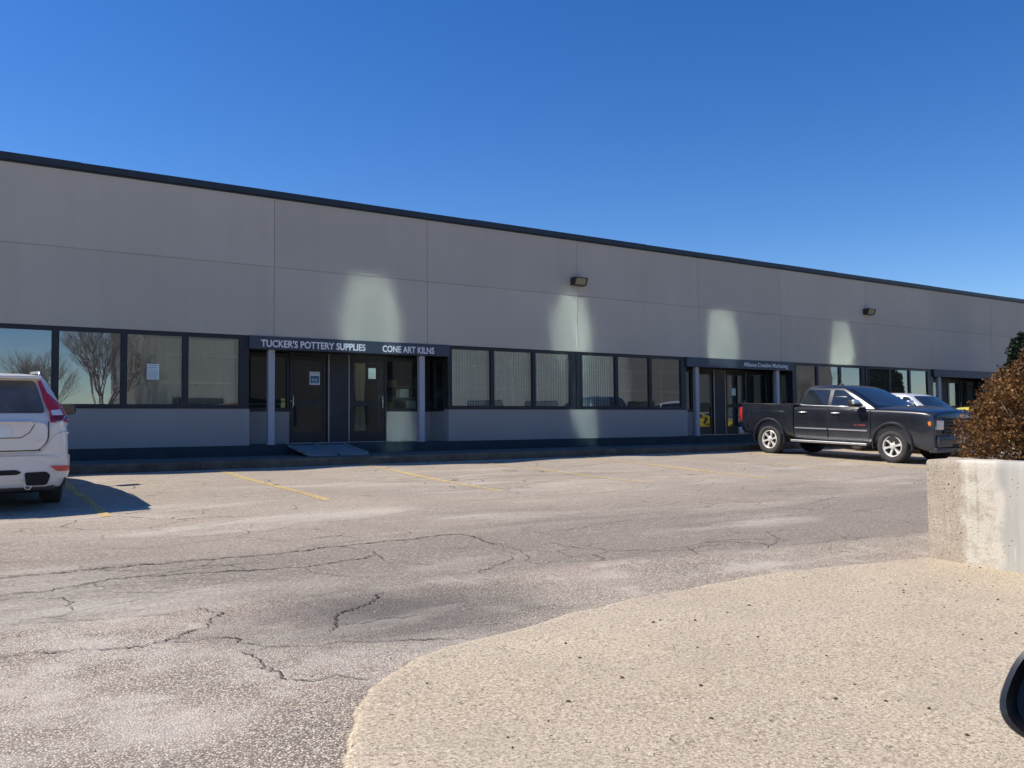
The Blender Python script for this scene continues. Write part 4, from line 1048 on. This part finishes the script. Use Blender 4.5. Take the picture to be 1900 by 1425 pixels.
    def panel(name, mat, poly, fn, off, r=.03, par=None, g=10):
        bmx = fill_panel(name, mat, par or root, poly, fn, Vector((0, 0, 0)), r, 0, g)
        me = bmx.data; 
        b_ = bmesh.new(); b_.from_mesh(me)
        bmesh.ops.recalc_face_normals(b_, faces=b_.faces)
        c0 = Vector((-.6, 0, .9))
        if sum(f.normal.dot(f.calc_center_median() - c0) for f in b_.faces) < 0: bmesh.ops.reverse_faces(b_, faces=b_.faces)
        b_.normal_update()
        for v in b_.verts: v.co += v.normal * off
        # give the panel thickness
        b_.to_mesh(me); b_.free(); return bmx
    # tailgate glass with dark spoiler shadow band
    panel('rear_window', 'rear_glass', [(-.66, 1.22), (.66, 1.22), (.56, 1.62), (-.56, 1.62)], cab_tail, .006, .05)
    panel('tailgate', 'paint_white', [(-.60, .775), (.60, .775), (.68, .88), (.68, 1.11), (-.68, 1.11), (-.68, .88)], body_tail, .014, .10)
    b = MB(); b.box(-2.10, -1.80, -.63, .63, 1.645, 1.685, .015); b.build('roof_spoiler', 'paint_white', root, smooth=40)
    for s in (-1, 1):
        # tall tail lamp: narrow up the pillar, broad foot wrapping the corner
        up = [(.585, 1.62), (.63, 1.622), (.69, 1.47), (.83, 1.345), (.93, 1.275), (1.02, 1.20), (1.04, 1.105), (.71, 1.105), (.705, 1.22), (.665, 1.29)]
        _tl = panel('tail_light', 'red_lens', [(s * u, z) for u, z in up], cab_tail, .014, .012, None, 14)
        tl = bpy.data.objects[_tl.name]
        panel('white_lens', 'white_lens', [(s * u, z) for u, z in [(.72, 1.245), (.83, 1.255), (.86, 1.185), (.725, 1.185)]], cab_tail, .024, .008, tl)
        panel('dark_lens', 'red_dark', [(s * u, z) for u, z in [(.725, 1.178), (.92, 1.178), (.95, 1.12), (.725, 1.12)]], cab_tail, .024, .008, tl)
        panel('reflector', 'red_lens', [(s * u, z) for u, z in [(.71, .575), (.98, .565), (.97, .50), (.80, .505)]], body_tail, .032, .012)
        # side glass
        hwf = lambda x, z: lev(z, 3)
        side_panel('side_window', 'car_glass', root, [(-1.98, 1.20), (-1.80, 1.56), (-1.10, 1.60), (-1.10, 1.15)], hwf, s, .004, .05, .006)
        side_panel('side_window', 'car_glass', root, [(-1.02, 1.15), (-1.02, 1.60), (-.12, 1.60), (-.12, 1.13)], hwf, s, .004, .04, .006)
        side_panel('side_window', 'car_glass', root, [(-.04, 1.13), (-.04, 1.60), (.22, 1.56), (.80, 1.16)], hwf, s, .004, .04, .006)
        # roof rail
        b = MB(); b.tube([(-1.80, s * .62, 1.68), (-1.70, s * .63, 1.735), (-.2, s * .64, 1.75), (.05, s * .63, 1.68)], .016, 8); b.build('roof_rail', 'alu', root)
        # door mirror
        b = MB(); b.box(.58, .76, min(s * 1.04, s * 1.32), max(s * 1.04, s * 1.32), 1.13, 1.29, .05)
        m = b.build('side_mirror', 'plastic', root, smooth=50); MB().tube([(.70, s * .86, 1.12), (.69, s * 1.04, 1.17)], .025).build('mirror_arm', 'plastic', m)
        MB().box(.572, .5795, min(s * 1.07, s * 1.29), max(s * 1.07, s * 1.29), 1.15, 1.27).build('mirror_glass', 'car_glass', m)
        for x in (XF, XR): wheel(root, x, s * .81, WR, .235, s, 5)
        # exhaust
        b = MB(); b.lathe([(.04, .0), (.045, -.06), (.04, -.07), (.034, -.07), (.034, .03)], (0, 0, 0), seg=18); e = b.build('exhaust_tip', 'chrome', root, smooth=50); e.rotation_euler = (0, 0, -pi / 2); e.location = (-2.25, s * .48, .33)
        arch_flare(root, XR, .37, .42, lambda x, z: .935 - max(0, .5 - z) * .08, s, 'plastic', -.2, .035, .02)
        arch_flare(root, XF, .37, .42, lambda x, z: .925 - max(0, .5 - z) * .08, s, 'plastic', -.2, .035, .02)
    # gaps, crease and bumper lines
    def line(name, mat, path, fn, rad, off=.012):
        b = MB(); P = []
        for u, z in path: 
            p = fn(u, z); e1 = fn(u + .01, z) - fn(u - .01, z); n = e1.cross(Vector((0, 0, 1))).normalized()
            if n.dot(Vector((p.x + 1.0, p.y, 0))) < 0: n = -n
            P.append(p + n * off)
        b.tube(P, rad, 6); return b.build(name, mat, root)
    gap = [(-.69, 1.12), (-.695, .95), (-.67, .86), (-.60, .785), (-.5, .765), (.5, .765), (.60, .785), (.67, .86), (.695, .95), (.69, 1.12)]
    line('tailgate_gap', 'black', spline2(gap, 6), body_tail, .006, .010)
    line('bumper_crease', 'paint_white', spline2([(-1.1, .96), (-.95, .98), (-.82, .975), (-.73, .90), (-.64, .77), (-.5, .73), (0, .72), (.5, .73), (.64, .77), (.73, .90), (.82, .975), (.95, .98), (1.1, .96)], 6), body_tail, .012, .0)
    # bumper: step, lower skirt and dark diffuser
    panel('rear_bumper', 'paint_white', [(-1.06, .70), (-1.08, .42), (1.08, .42), (1.06, .70)], body_tail, .020, .04)
    panel('bumper_slot', 'black', [(-.36, .535), (-.41, .50), (-.36, .475), (.36, .475), (.41, .50), (.36, .535)], body_tail, .032, .02)
    for s in (-1, 1): panel('exhaust_surround', 'black', [(s * u, z) for u, z in [(.44, .50), (.68, .505), (.72, .46), (.68, .34), (.46, .34)]], body_tail, .034, .03)
    b = MB(); b.box(-2.27, -2.0, -.78, .78, .26, .40, .03); b.build('diffuser', 'plastic', root)
    # plate recess
    panel('plate_recess', 'paint_white', [(-.40, .925), (-.50, 1.0), (-.53, 1.085), (.53, 1.085), (.50, 1.0), (.40, .925)], body_tail, .017, .02)
    line('recess_edge', 'frame', [(-.54, 1.085), (-.49, .99), (-.40, .925), (0, .92), (.40, .925), (.49, .99), (.54, 1.085)], body_tail, .005, .018)
    panel('plate_holder', 'blind', [(-.30, .93), (-.30, 1.06), (.30, 1.06), (.30, .93)], body_tail, .022, .01)
    b = MB(); b.tube([body_tail(u, 1.12) + Vector((-.028, 0, 0)) for u in (-.52, -.3, 0, .3, .52)], .012, 8); b.build('tailgate_trim', 'chrome', root)
    # badge letters on the tailgate
    for txt, z in (('T6', .90), ('AWD', .865)):
        o, wd = text_obj('badge', txt, .042 if txt == 'T6' else .030, (-2.328, -.545, z), (radians(90), 0, -pi / 2), 'chrome', root, 1.3, .003)
    # rear wiper and screen
    b = MB(); b.tube([(-2.265, -.02, 1.21), (-2.235, -.32, 1.24)], .009, 6); b.build('rear_wiper', 'plastic', root)
    MB().box(-.6, .6, -.6, .6, 0, .01).bm.free()
    def fw(y, z): return Vector((lev(z, 2), y, z))
    fill_panel('windscreen', 'screen_glass', root, [(-.78, 1.16), (.78, 1.16), (.60, 1.60), (-.60, 1.60)], fw, Vector((.8, 0, .6)), .05, .008, 8)
def spline2(P, n): return [(v.x, v.y) for v in spline(P, n)]
SUV = empty('parked_suv', (.335, -4.70, 0), pi / 2, 'pearl white SUV with tall red tail lights parked nose to the building', 'SUV')
build_suv(SUV); settle(SUV, 1.42, -1.36, .004)

# ------------------------------------------------------------------ concrete planter and brown bush
def planter_mat():
    t = NT('planter_concrete'); X, Y, Z = t.sep()
    wob = t.math('MULTIPLY', t.math('SUBTRACT', t.noise(3.0, 6, .65), .5), .34)
    yy = t.math('ADD', Y, wob)          # local y: 0 at the corner, negative towards the road
    g = t.noise(42, 4, .75); agg = t.vor(130, out='Color'); sc = t.n('ShaderNodeSeparateColor'); t.l(agg, sc.inputs[0])
    a = t.ramp(sc.outputs[0], [(0, (.33, .26, .19)), (.4, (.44, .365, .28)), (.75, (.52, .44, .34)), (1, (.60, .52, .42))])
    a = t.mix(t.ramp(t.noise(4, 5), [(.35, 0), (.7, .45)]), a, (.33, .29, .24))
    holes = t.math('MULTIPLY', t.ramp(t.vor(20), [(.13, 1), (.19, 0)]), t.ramp(t.noise(5, 2), [(.5, 0), (.58, 1)]))
    a = t.mix(holes, a, (.07, .055, .04))
    def band(lo, hi, soft):
        m = t.n('ShaderNodeMapRange'); m.inputs[1].default_value = lo; m.inputs[2].default_value = lo - soft; t.l(yy, m.inputs[0])
        k = t.n('ShaderNodeMapRange'); k.inputs[1].default_value = hi; k.inputs[2].default_value = hi - soft; t.l(yy, k.inputs[0])
        return t.math('SUBTRACT', m.outputs[0], k.outputs[0], True)
    white = t.math('MULTIPLY', band(-.30, -.62, .06), t.ramp(t.noise(5, 6, .7), [(.40, .15), (.52, 1)]))
    grey = band(-.55, -9, .05)
    gc = t.mix(t.ramp(t.noise(2, 5, src=t.mapped((1, 4, .6))), [(.35, 0), (.7, 1)]), (.40, .385, .34), (.50, .48, .425))
    a = t.mix(t.ramp(t.noise(11, 5, .7), [(.36, .5), (.52, 0)]), a, (.30, .25, .19))
    c = t.mix(grey, a, gc); c = t.mix(white, c, (.60, .55, .455))
    drip = t.math('MULTIPLY', t.ramp(t.noise(1, 5, .7, src=t.mapped((3, 9, .7))), [(.58, 0), (.68, .5)]), 1.0); c = t.mix(drip, c, (.68, .64, .56))
    c = t.mix(t.ramp(t.noise(1, 4, .6, src=t.mapped((5, 14, .9), (0, 3, 0))), [(.62, 0), (.72, .35)]), c, (.22, .20, .17))
    t.set(Base_Color=c, Roughness=.92, Specular_IOR_Level=.2)
    t.bump(t.math('SUBTRACT', t.math('MULTIPLY', g, t.math('SUBTRACT', 1.1, grey)), holes), .7, .010); M['planter_concrete'] = t.m
planter_mat()
PZ = apron_z(7.46, -14.6)
PL = empty('concrete_planter', (7.46, -14.57, PZ), 0, 'weathered tan and white concrete planter box beside the curved apron', 'planter')
HT = .088 - PZ
def planter_wall():
    bm = bmesh.new()
    outer = [(0, 0), (4.2, 0), (4.2, -2.6), (0, -2.6)]; th = .28
    def ringpts(ins, n=26):
        P = [(ins, -ins), (4.2 - ins, -ins), (4.2 - ins, -2.6 + ins), (ins, -2.6 + ins)]; out = []
        for i in range(4):
            a, c = Vector(P[i]), Vector(P[(i + 1) % 4])
            for k in range(n): out.append(a.lerp(c, k / n))
        return out
    rings = []
    levels = [(-.25, 0), (0, 0)] + [(HT * k / 12, 0) for k in range(1, 12)] + [(HT - .025, .0), (HT - .006, .010), (HT, .03), (HT, th - .02), (HT - .02, th), (HT - .30, th)]
    for z, ins in levels:
        ring = []
        for p in ringpts(ins):
            n1 = mnoise.noise(Vector((p.x * 6, p.y * 6, z * 6))) * .007 + mnoise.noise(Vector((p.x * 22, p.y * 22, z * 22))) * .004
            zz = z + (mnoise.noise(Vector((p.x * 7, p.y * 7, 1))) * .012 if z > HT - .05 else 0)
            ring.append(bm.verts.new((p.x + n1, p.y + n1 * .6, zz)))
        rings.append(ring)
    for A, B in zip(rings, rings[1:]):
        for k in range(len(A)):
            f = bm.faces.new([A[k], A[(k + 1) % len(A)], B[(k + 1) % len(B)], B[k]]); f.smooth = True
    bmesh.ops.recalc_face_normals(bm, faces=bm.faces)
    b = MB(); b.bm.free(); b.bm = bm; return b
planter_wall().build('wall', 'planter_concrete', PL, smooth=45)
MB().box(.285, 3.915, -2.315, -.285, HT - .25, HT - .06).build('soil', 'soil', PL)

def leaf_mat():
    t = NT('brown_leaf'); at = t.n('ShaderNodeAttribute', attribute_name='tint'); 
    c = t.ramp(at.outputs['Fac'], [(0, (.05, .026, .011)), (.3, (.14, .070, .025)), (.6, (.24, .120, .040)), (.88, (.33, .175, .06)), (1, (.40, .27, .11))])
    t.set(Base_Color=c, Roughness=.6, Specular_IOR_Level=.35)
    tl = t.n('ShaderNodeBsdfTranslucent'); t.l(c, tl.inputs[0]); mx = t.n('ShaderNodeMixShader'); mx.inputs[0].default_value = .22
    t.l(t.b.outputs[0], mx.inputs[1]); t.l(tl.outputs[0], mx.inputs[2]); t.l(mx.outputs[0], t.out.inputs[0]); M['brown_leaf'] = t.m
leaf_mat()
def bush(name, loc, lobes, n, size, mat, label, stems=26, seed=1):
    rnd = random.Random(seed); root = empty(name, loc, 0, label, 'bush'); V = []; Fc = []; T = []
    tot = sum(l[3] ** 2 * l[4] for l in lobes)
    for (cx, cy, cz, r, rz) in lobes:
        for _ in range(int(n * r * r * rz / tot)):
            th = rnd.uniform(0, 2 * pi); u = rnd.uniform(-.55, 1); rr = r * (rnd.random() ** .28); q = sqrt(max(0, 1 - u * u))
            d = Vector((q * cos(th), q * sin(th), u)); bumpy = 1 + .20 * mnoise.noise(d * 3.2 + Vector((cx, cy, seed))) + .12 * mnoise.noise(d * 8 + Vector((cy, cx, 2)))
            p = Vector((cx, cy, cz)) + Vector((d.x * rr, d.y * rr, d.z * rr * rz / r)) * bumpy
            if p.z < .0: continue
            tone = rnd.random() * .55 + .45 * (.5 + .9 * mnoise.noise(p * 3.5)); tw = Vector((rnd.gauss(0, 1), rnd.gauss(0, 1), rnd.gauss(.3, .8))).normalized()
            for _k in range(2):
                a = (tw + Vector((rnd.gauss(0, .6), rnd.gauss(0, .6), rnd.gauss(0, .6)))).normalized(); b_ = a.cross(Vector((rnd.random(), rnd.random(), rnd.random() + .01))).normalized()
                nrm_ = a.cross(b_); L = size * rnd.uniform(.7, 1.4); Wd = L * rnd.uniform(.38, .55); o = p + Vector((rnd.gauss(0, .012), rnd.gauss(0, .012), rnd.gauss(0, .012)))
                i = len(V); V += [o, o + a * L * .5 + b_ * Wd + nrm_ * L * .12, o + a * L, o + a * L * .5 - b_ * Wd + nrm_ * L * .12]; Fc += [(i, i + 1, i + 2), (i, i + 2, i + 3)]; T += [max(0, min(1, tone + rnd.gauss(0, .10)))] * 4
    me = bpy.data.meshes.new('foliage'); me.from_pydata([tuple(v) for v in V], [], Fc)
    at = me.attributes.new('tint', 'FLOAT', 'POINT'); at.data.foreach_set('value', T)
    new_obj('foliage', me, mat, root)
    b = MB()
    for _ in range(stems):
        l = rnd.choice(lobes); th = rnd.uniform(0, 6.28); d = Vector((cos(th) * .5, sin(th) * .5, rnd.uniform(.3, .9))); e = Vector((l[0], l[1], l[2])) + d * l[3] * .8
        s_ = Vector((l[0] * .6, l[1] * .6, -.12)); m_ = s_.lerp(e, .5) + Vector((0, 0, .08)); b.tube([s_, m_, e], [.014, .010, .004], 5)
    b.build('stem', 'bark', root); return root
bush('brown_bush', (9.01, -15.07, .0), [(-.74, .10, .26, .50, .48), (-.45, .05, .48, .48, .48), (-.05, .0, .50, .75, .60), (.55, -.1, .66, .80, .70), (.2, -.75, .50, .8, .62), (1.3, -.4, .55, .9, .68), (-.75, -.6, .26, .52, .45)], 68000, .024, 'brown_leaf', 'dense brown leaved bush growing out of the concrete planter', 40, 3)

# ------------------------------------------------------------------ the car the picture is taken from: door and wing mirror
t = empty('observer_car_door', (1.0, -18.6, -.95), 0, 'black wing mirror and door of the near car at the lower right edge', 'car door')
def near_mirror():
    # mirror plane roughly faces the driver; local basis
    c = CAM + (F_ + R_ * ((2073 - 950) / 1580) + U_ * ((712.5 - 1290) / 1580)) * .98
    n = (CAM - c).normalized(); up = (Vector((0, 0, 1)) - n * n.z).normalized(); rt = up.cross(n).normalized()
    def outl(sc, dz):
        P = []
        for k in range(48):
            a = 2 * pi * k / 48; cx, cz = cos(a), sin(a)
            e = 2.0 / 2.7; X = .112 * abs(cx) ** e * (1 if cx > 0 else -1); Z = .073 * abs(cz) ** e * (1 if cz > 0 else -1)
            X = X + .36 * Z
            P.append(c + rt * X * sc + up * Z * sc + n * dz)
        return P
    rings = [outl(.55, -.10), outl(.86, -.075), outl(.98, -.04), outl(1.0, 0), outl(.985, .010), outl(.93, .012), outl(.86, .002), outl(.84, -.008)]
    b = MB(); R = [[b.bm.verts.new(p) for p in r] for r in rings]
    for A, B in zip(R, R[1:]):
        for k in range(48): f = b.bm.faces.new([A[k], A[(k + 1) % 48], B[(k + 1) % 48], B[k]])
    b.bm.faces.new(R[0])
    o = b.build('mirror_housing', 'mirror_housing', t, smooth=50)
    g = MB(); g.face(outl(.845, -.006)); gl = g.build('mirror_glass', 'mirror_dark', o)  # near-black glass colour stands in for the dark car side it would reflect
    o.location = -t.location
    a = MB(); a.tube([c - up * .05 + rt * .05, c - up * .14 + rt * .10 - n * .02, Vector((1.02, -18.77, .03))], [.03, .028, .04], 10); ar = a.build('mirror_arm', 'plastic', t, smooth=60); ar.location = -t.location
    return c, n, up, rt
mc, mn, mu, mr = near_mirror()
b = MB(); b.prism(rpoly([(-1.9, .30), (.08, .30), (.15, .5), (.15, .97), (-.1, 1.03), (-1.9, 1.03)], .06), lambda x, z: (x, -.13 + .06 * (z - 1), z), lambda x, z: (x, -.20 + .06 * (z - 1), z))
#@@DOOR
b.build('door_panel', 'paint_dark', t, smooth=30)

# ------------------------------------------------------------------ things across the lot, behind the viewer, seen mirrored in the windows
OB = empty('opposite_building', (45, -46, -1.1), 0, 'beige flat roofed building across the lot, mirrored in the windows', 'building')
def opp(b, n, m, **k): o = b.build(n, m, OB, **k); return o
b = MB(); b.box(-33.5, 45, -14, 0, 0, 9.2); opp(b, 'wall', 'opp_wall')
b = MB(); b.box(-33.8, 45.3, -14.3, .15, 9.201, 9.55); opp(b, 'roof_fascia', 'opp_trim')
b = MB(); b.box(-33.6, 45.1, .001, .02, 4.60, 4.71); b.box(-33.6, 45.1, .001, .02, 6.65, 6.75)
for k in range(13): b.box(-33.0 + 6.2 * k, -32.88 + 6.2 * k, .0215, .03, 0, 9.19)
opp(b, 'wall_band', 'opp_trim')
for k in range(12):
    x = -31.5 + 6.2 * k; fr_ = MB(); fr_.box(x, x + 3.6, .003, .08, 1.6, 3.6); w = fr_.build('window', 'frame', OB)
    MB().box(x + .1, x + 1.75, .081, .09, 1.7, 3.5).build('pane', 'car_glass', w); MB().box(x + 1.85, x + 3.5, .081, .09, 1.7, 3.5).build('pane', 'car_glass', w)
def bare_tree(loc, h, label, seed, levels=6, spread=.42):
    rnd = random.Random(seed); root = empty('bare_tree', loc, 0, label, 'tree', 'bare trees across the lot'); trunk = MB(); tw = MB()
    def grow(mb, p, d, L, r, lv):
        q = p + d * L * .5 + Vector((rnd.gauss(0, .03), rnd.gauss(0, .03), 0)) * L; e = q + (d + Vector((rnd.gauss(0, .08), rnd.gauss(0, .08), .05))).normalized() * L * .5
        mb.tube([p, q, e], [r, r * .85, r * .68], 5 if lv < levels - 1 else 3)
        if lv >= levels: return
        for k in range(rnd.choice((3, 3, 4)) if lv else 6):
            a = rnd.uniform(0, 6.28); dd = (d + Vector((cos(a), sin(a), rnd.uniform(-.1, .5))) * spread * rnd.uniform(.7, 1.2)).normalized()
            st_ = e if k < 2 else p.lerp(e, rnd.uniform(.5, .95)); grow(tw, st_, dd, L * rnd.uniform(.68, .92), r * (rnd.uniform(.34, .45) if lv == 0 else rnd.uniform(.5, .68)), lv + 1)
    grow(trunk, Vector((0, 0, -.1)), Vector((0, 0, 1)), h * .17, h * .017, 0)
    trunk.build('trunk', 'bark', root); tw.build('crown', 'bark', root)
for (x, y, h, l, sd_) in [(8.6, -44, 13, 'large bare tree across the lot, mirrored in the second window', 4), (2.5, -52, 10, 'bare tree behind the lot, left of the large bare tree', 9), (-6, -48, 12, 'bare tree across the lot, farthest to the left', 12), (5.6, -50, 11, 'slender bare tree just behind the large bare tree', 17), (62, -30, 9, 'bare tree at the far right end of the lot', 21), (68, -33, 10, 'bare tree beyond the one at the far right end', 25)]:
    bare_tree((x, y, -1.08), h, l, sd_)

# vans added out of view; windscreens enlarged and aimed to throw sun onto the facade
def reflector_mat():
    t = NT('sun_reflector'); t.set(Base_Color=(.58, .82, .88), Metallic=1.0, Roughness=.046); M['sun_reflector'] = t.m
reflector_mat()
def van_reflector(root, target):
    """added sun reflector: flat sheet, normals aimed so each spot lights its own wall spot"""
    P = rpoly([(-.98, -.72), (.98, -.72), (.94, .28), (.74, .70), (-.66, .70), (-.96, .22)], .40, 8); bm = bmesh.new(); f = bm.faces.new([bm.verts.new((u, v, 0)) for u, v in P])
    bmesh.ops.triangulate(bm, faces=[f])
    for ax, lo, hi in ((0, -.98, .98), (1, -.72, .70)):
        no = Vector((1, 0, 0)) if ax == 0 else Vector((0, 1, 0))
        for k in range(1, 14): bmesh.ops.bisect_plane(bm, geom=bm.verts[:] + bm.edges[:] + bm.faces[:], plane_co=no * (lo + (hi - lo) * k / 14), plane_no=no)
    e = radians(35.6); mw = Matrix.Translation(root.location) @ root.rotation_euler.to_matrix().to_4x4(); iv = mw.inverted()
    up = Vector((-sin(e), 0, cos(e))); c0 = Vector((1.27, 0, 1.80)); N = []
    for v in bm.verts:
        u, q = v.co.x, v.co.y; v.co = c0 + Vector((0, -u, 0)) + up * q + Vector((cos(e), 0, sin(e))) * .030
        g = mw @ v.co; t = (q + .72) / 1.42                         # 0 at the foot, 1 at the top
        zt = 2.15 + (t - .46) / .54 * 1.86 if t > .46 else -.25 + t / .46 * 2.40
        rim = 1.0 - .30 * max(0, abs(u) - .55)
        tx = target[0] + .12 + u * .88 * rim * (1 if zt > 2.3 else 1 - .38 * min(1, (2.3 - zt) / .8)) + (3.9 - zt) * .05 + max(0, 2.3 - zt) * .22
        sd = max(0, (zt - 2.95) / 1.20); dome = .52 + .48 * sqrt(max(0, 1 - sd * sd)); tx = target[0] + .12 + (tx - target[0] - .12) * dome * (1.08 if target[0] < 10 else .92) * (1 - .14 * max(0, (2.95 - zt) / .8) if zt > 2.15 else .86)
        wob = .07 * sin(4 * u + 3.5 * q) * (.5 + .5 * cos(3 * u))
        d = (Vector((tx, 0, zt + wob)) - g).normalized(); n = iv.to_3x3() @ (d + SUN).normalized(); N.append(n)
    me = bpy.data.meshes.new('windscreen'); bmesh.ops.recalc_face_normals(bm, faces=bm.faces)
    if sum(f.normal.x for f in bm.faces) < 0: bmesh.ops.reverse_faces(bm, faces=bm.faces)
    for f in bm.faces: f.smooth = True
    bm.to_mesh(me); bm.free(); me.normals_split_custom_set_from_vertices(N); return new_obj('windscreen', me, 'sun_reflector', root)
for k, (px, paint, word) in enumerate([(8.30, 'paint_white', 'white van, leftmost'), (14.45, 'paint_dark', 'dark van, second from the left'), (20.55, 'paint_silver', 'silver van, third from the left'), (26.70, 'paint_white', 'white van, rightmost')]):
    v = empty('reflector_van', (px - 14.9, -24.5, gz(0, -24.5)), pi / 2, word + ' of the row added out of view to reflect sun', 'van', 'vans added behind the viewer as sun reflectors')
    build_car(v, paint, 4.9, 2.26, 2.55, 'van'); van_reflector(v, (px, 0))

def leaf_dark():
    t = NT('dark_needle'); at = t.n('ShaderNodeAttribute', attribute_name='tint'); c = t.ramp(at.outputs['Fac'], [(0, (.008, .014, .008)), (1, (.035, .055, .025))]); t.set(Base_Color=c, Roughness=.7); M['dark_needle'] = t.m
leaf_dark()
ev = bush('evergreen_tree', (33.9, -2.9, -.4), [(0, 0, 1.2, .95, 1.2), (.0, 0, 2.2, .85, 1.1), (0, 0, 3.2, .55, .9)], 16000, .09, 'dark_needle', 'small dark evergreen tree beyond the bush at the far right edge', 6, 8)
ev['category'] = 'tree'
#@@END
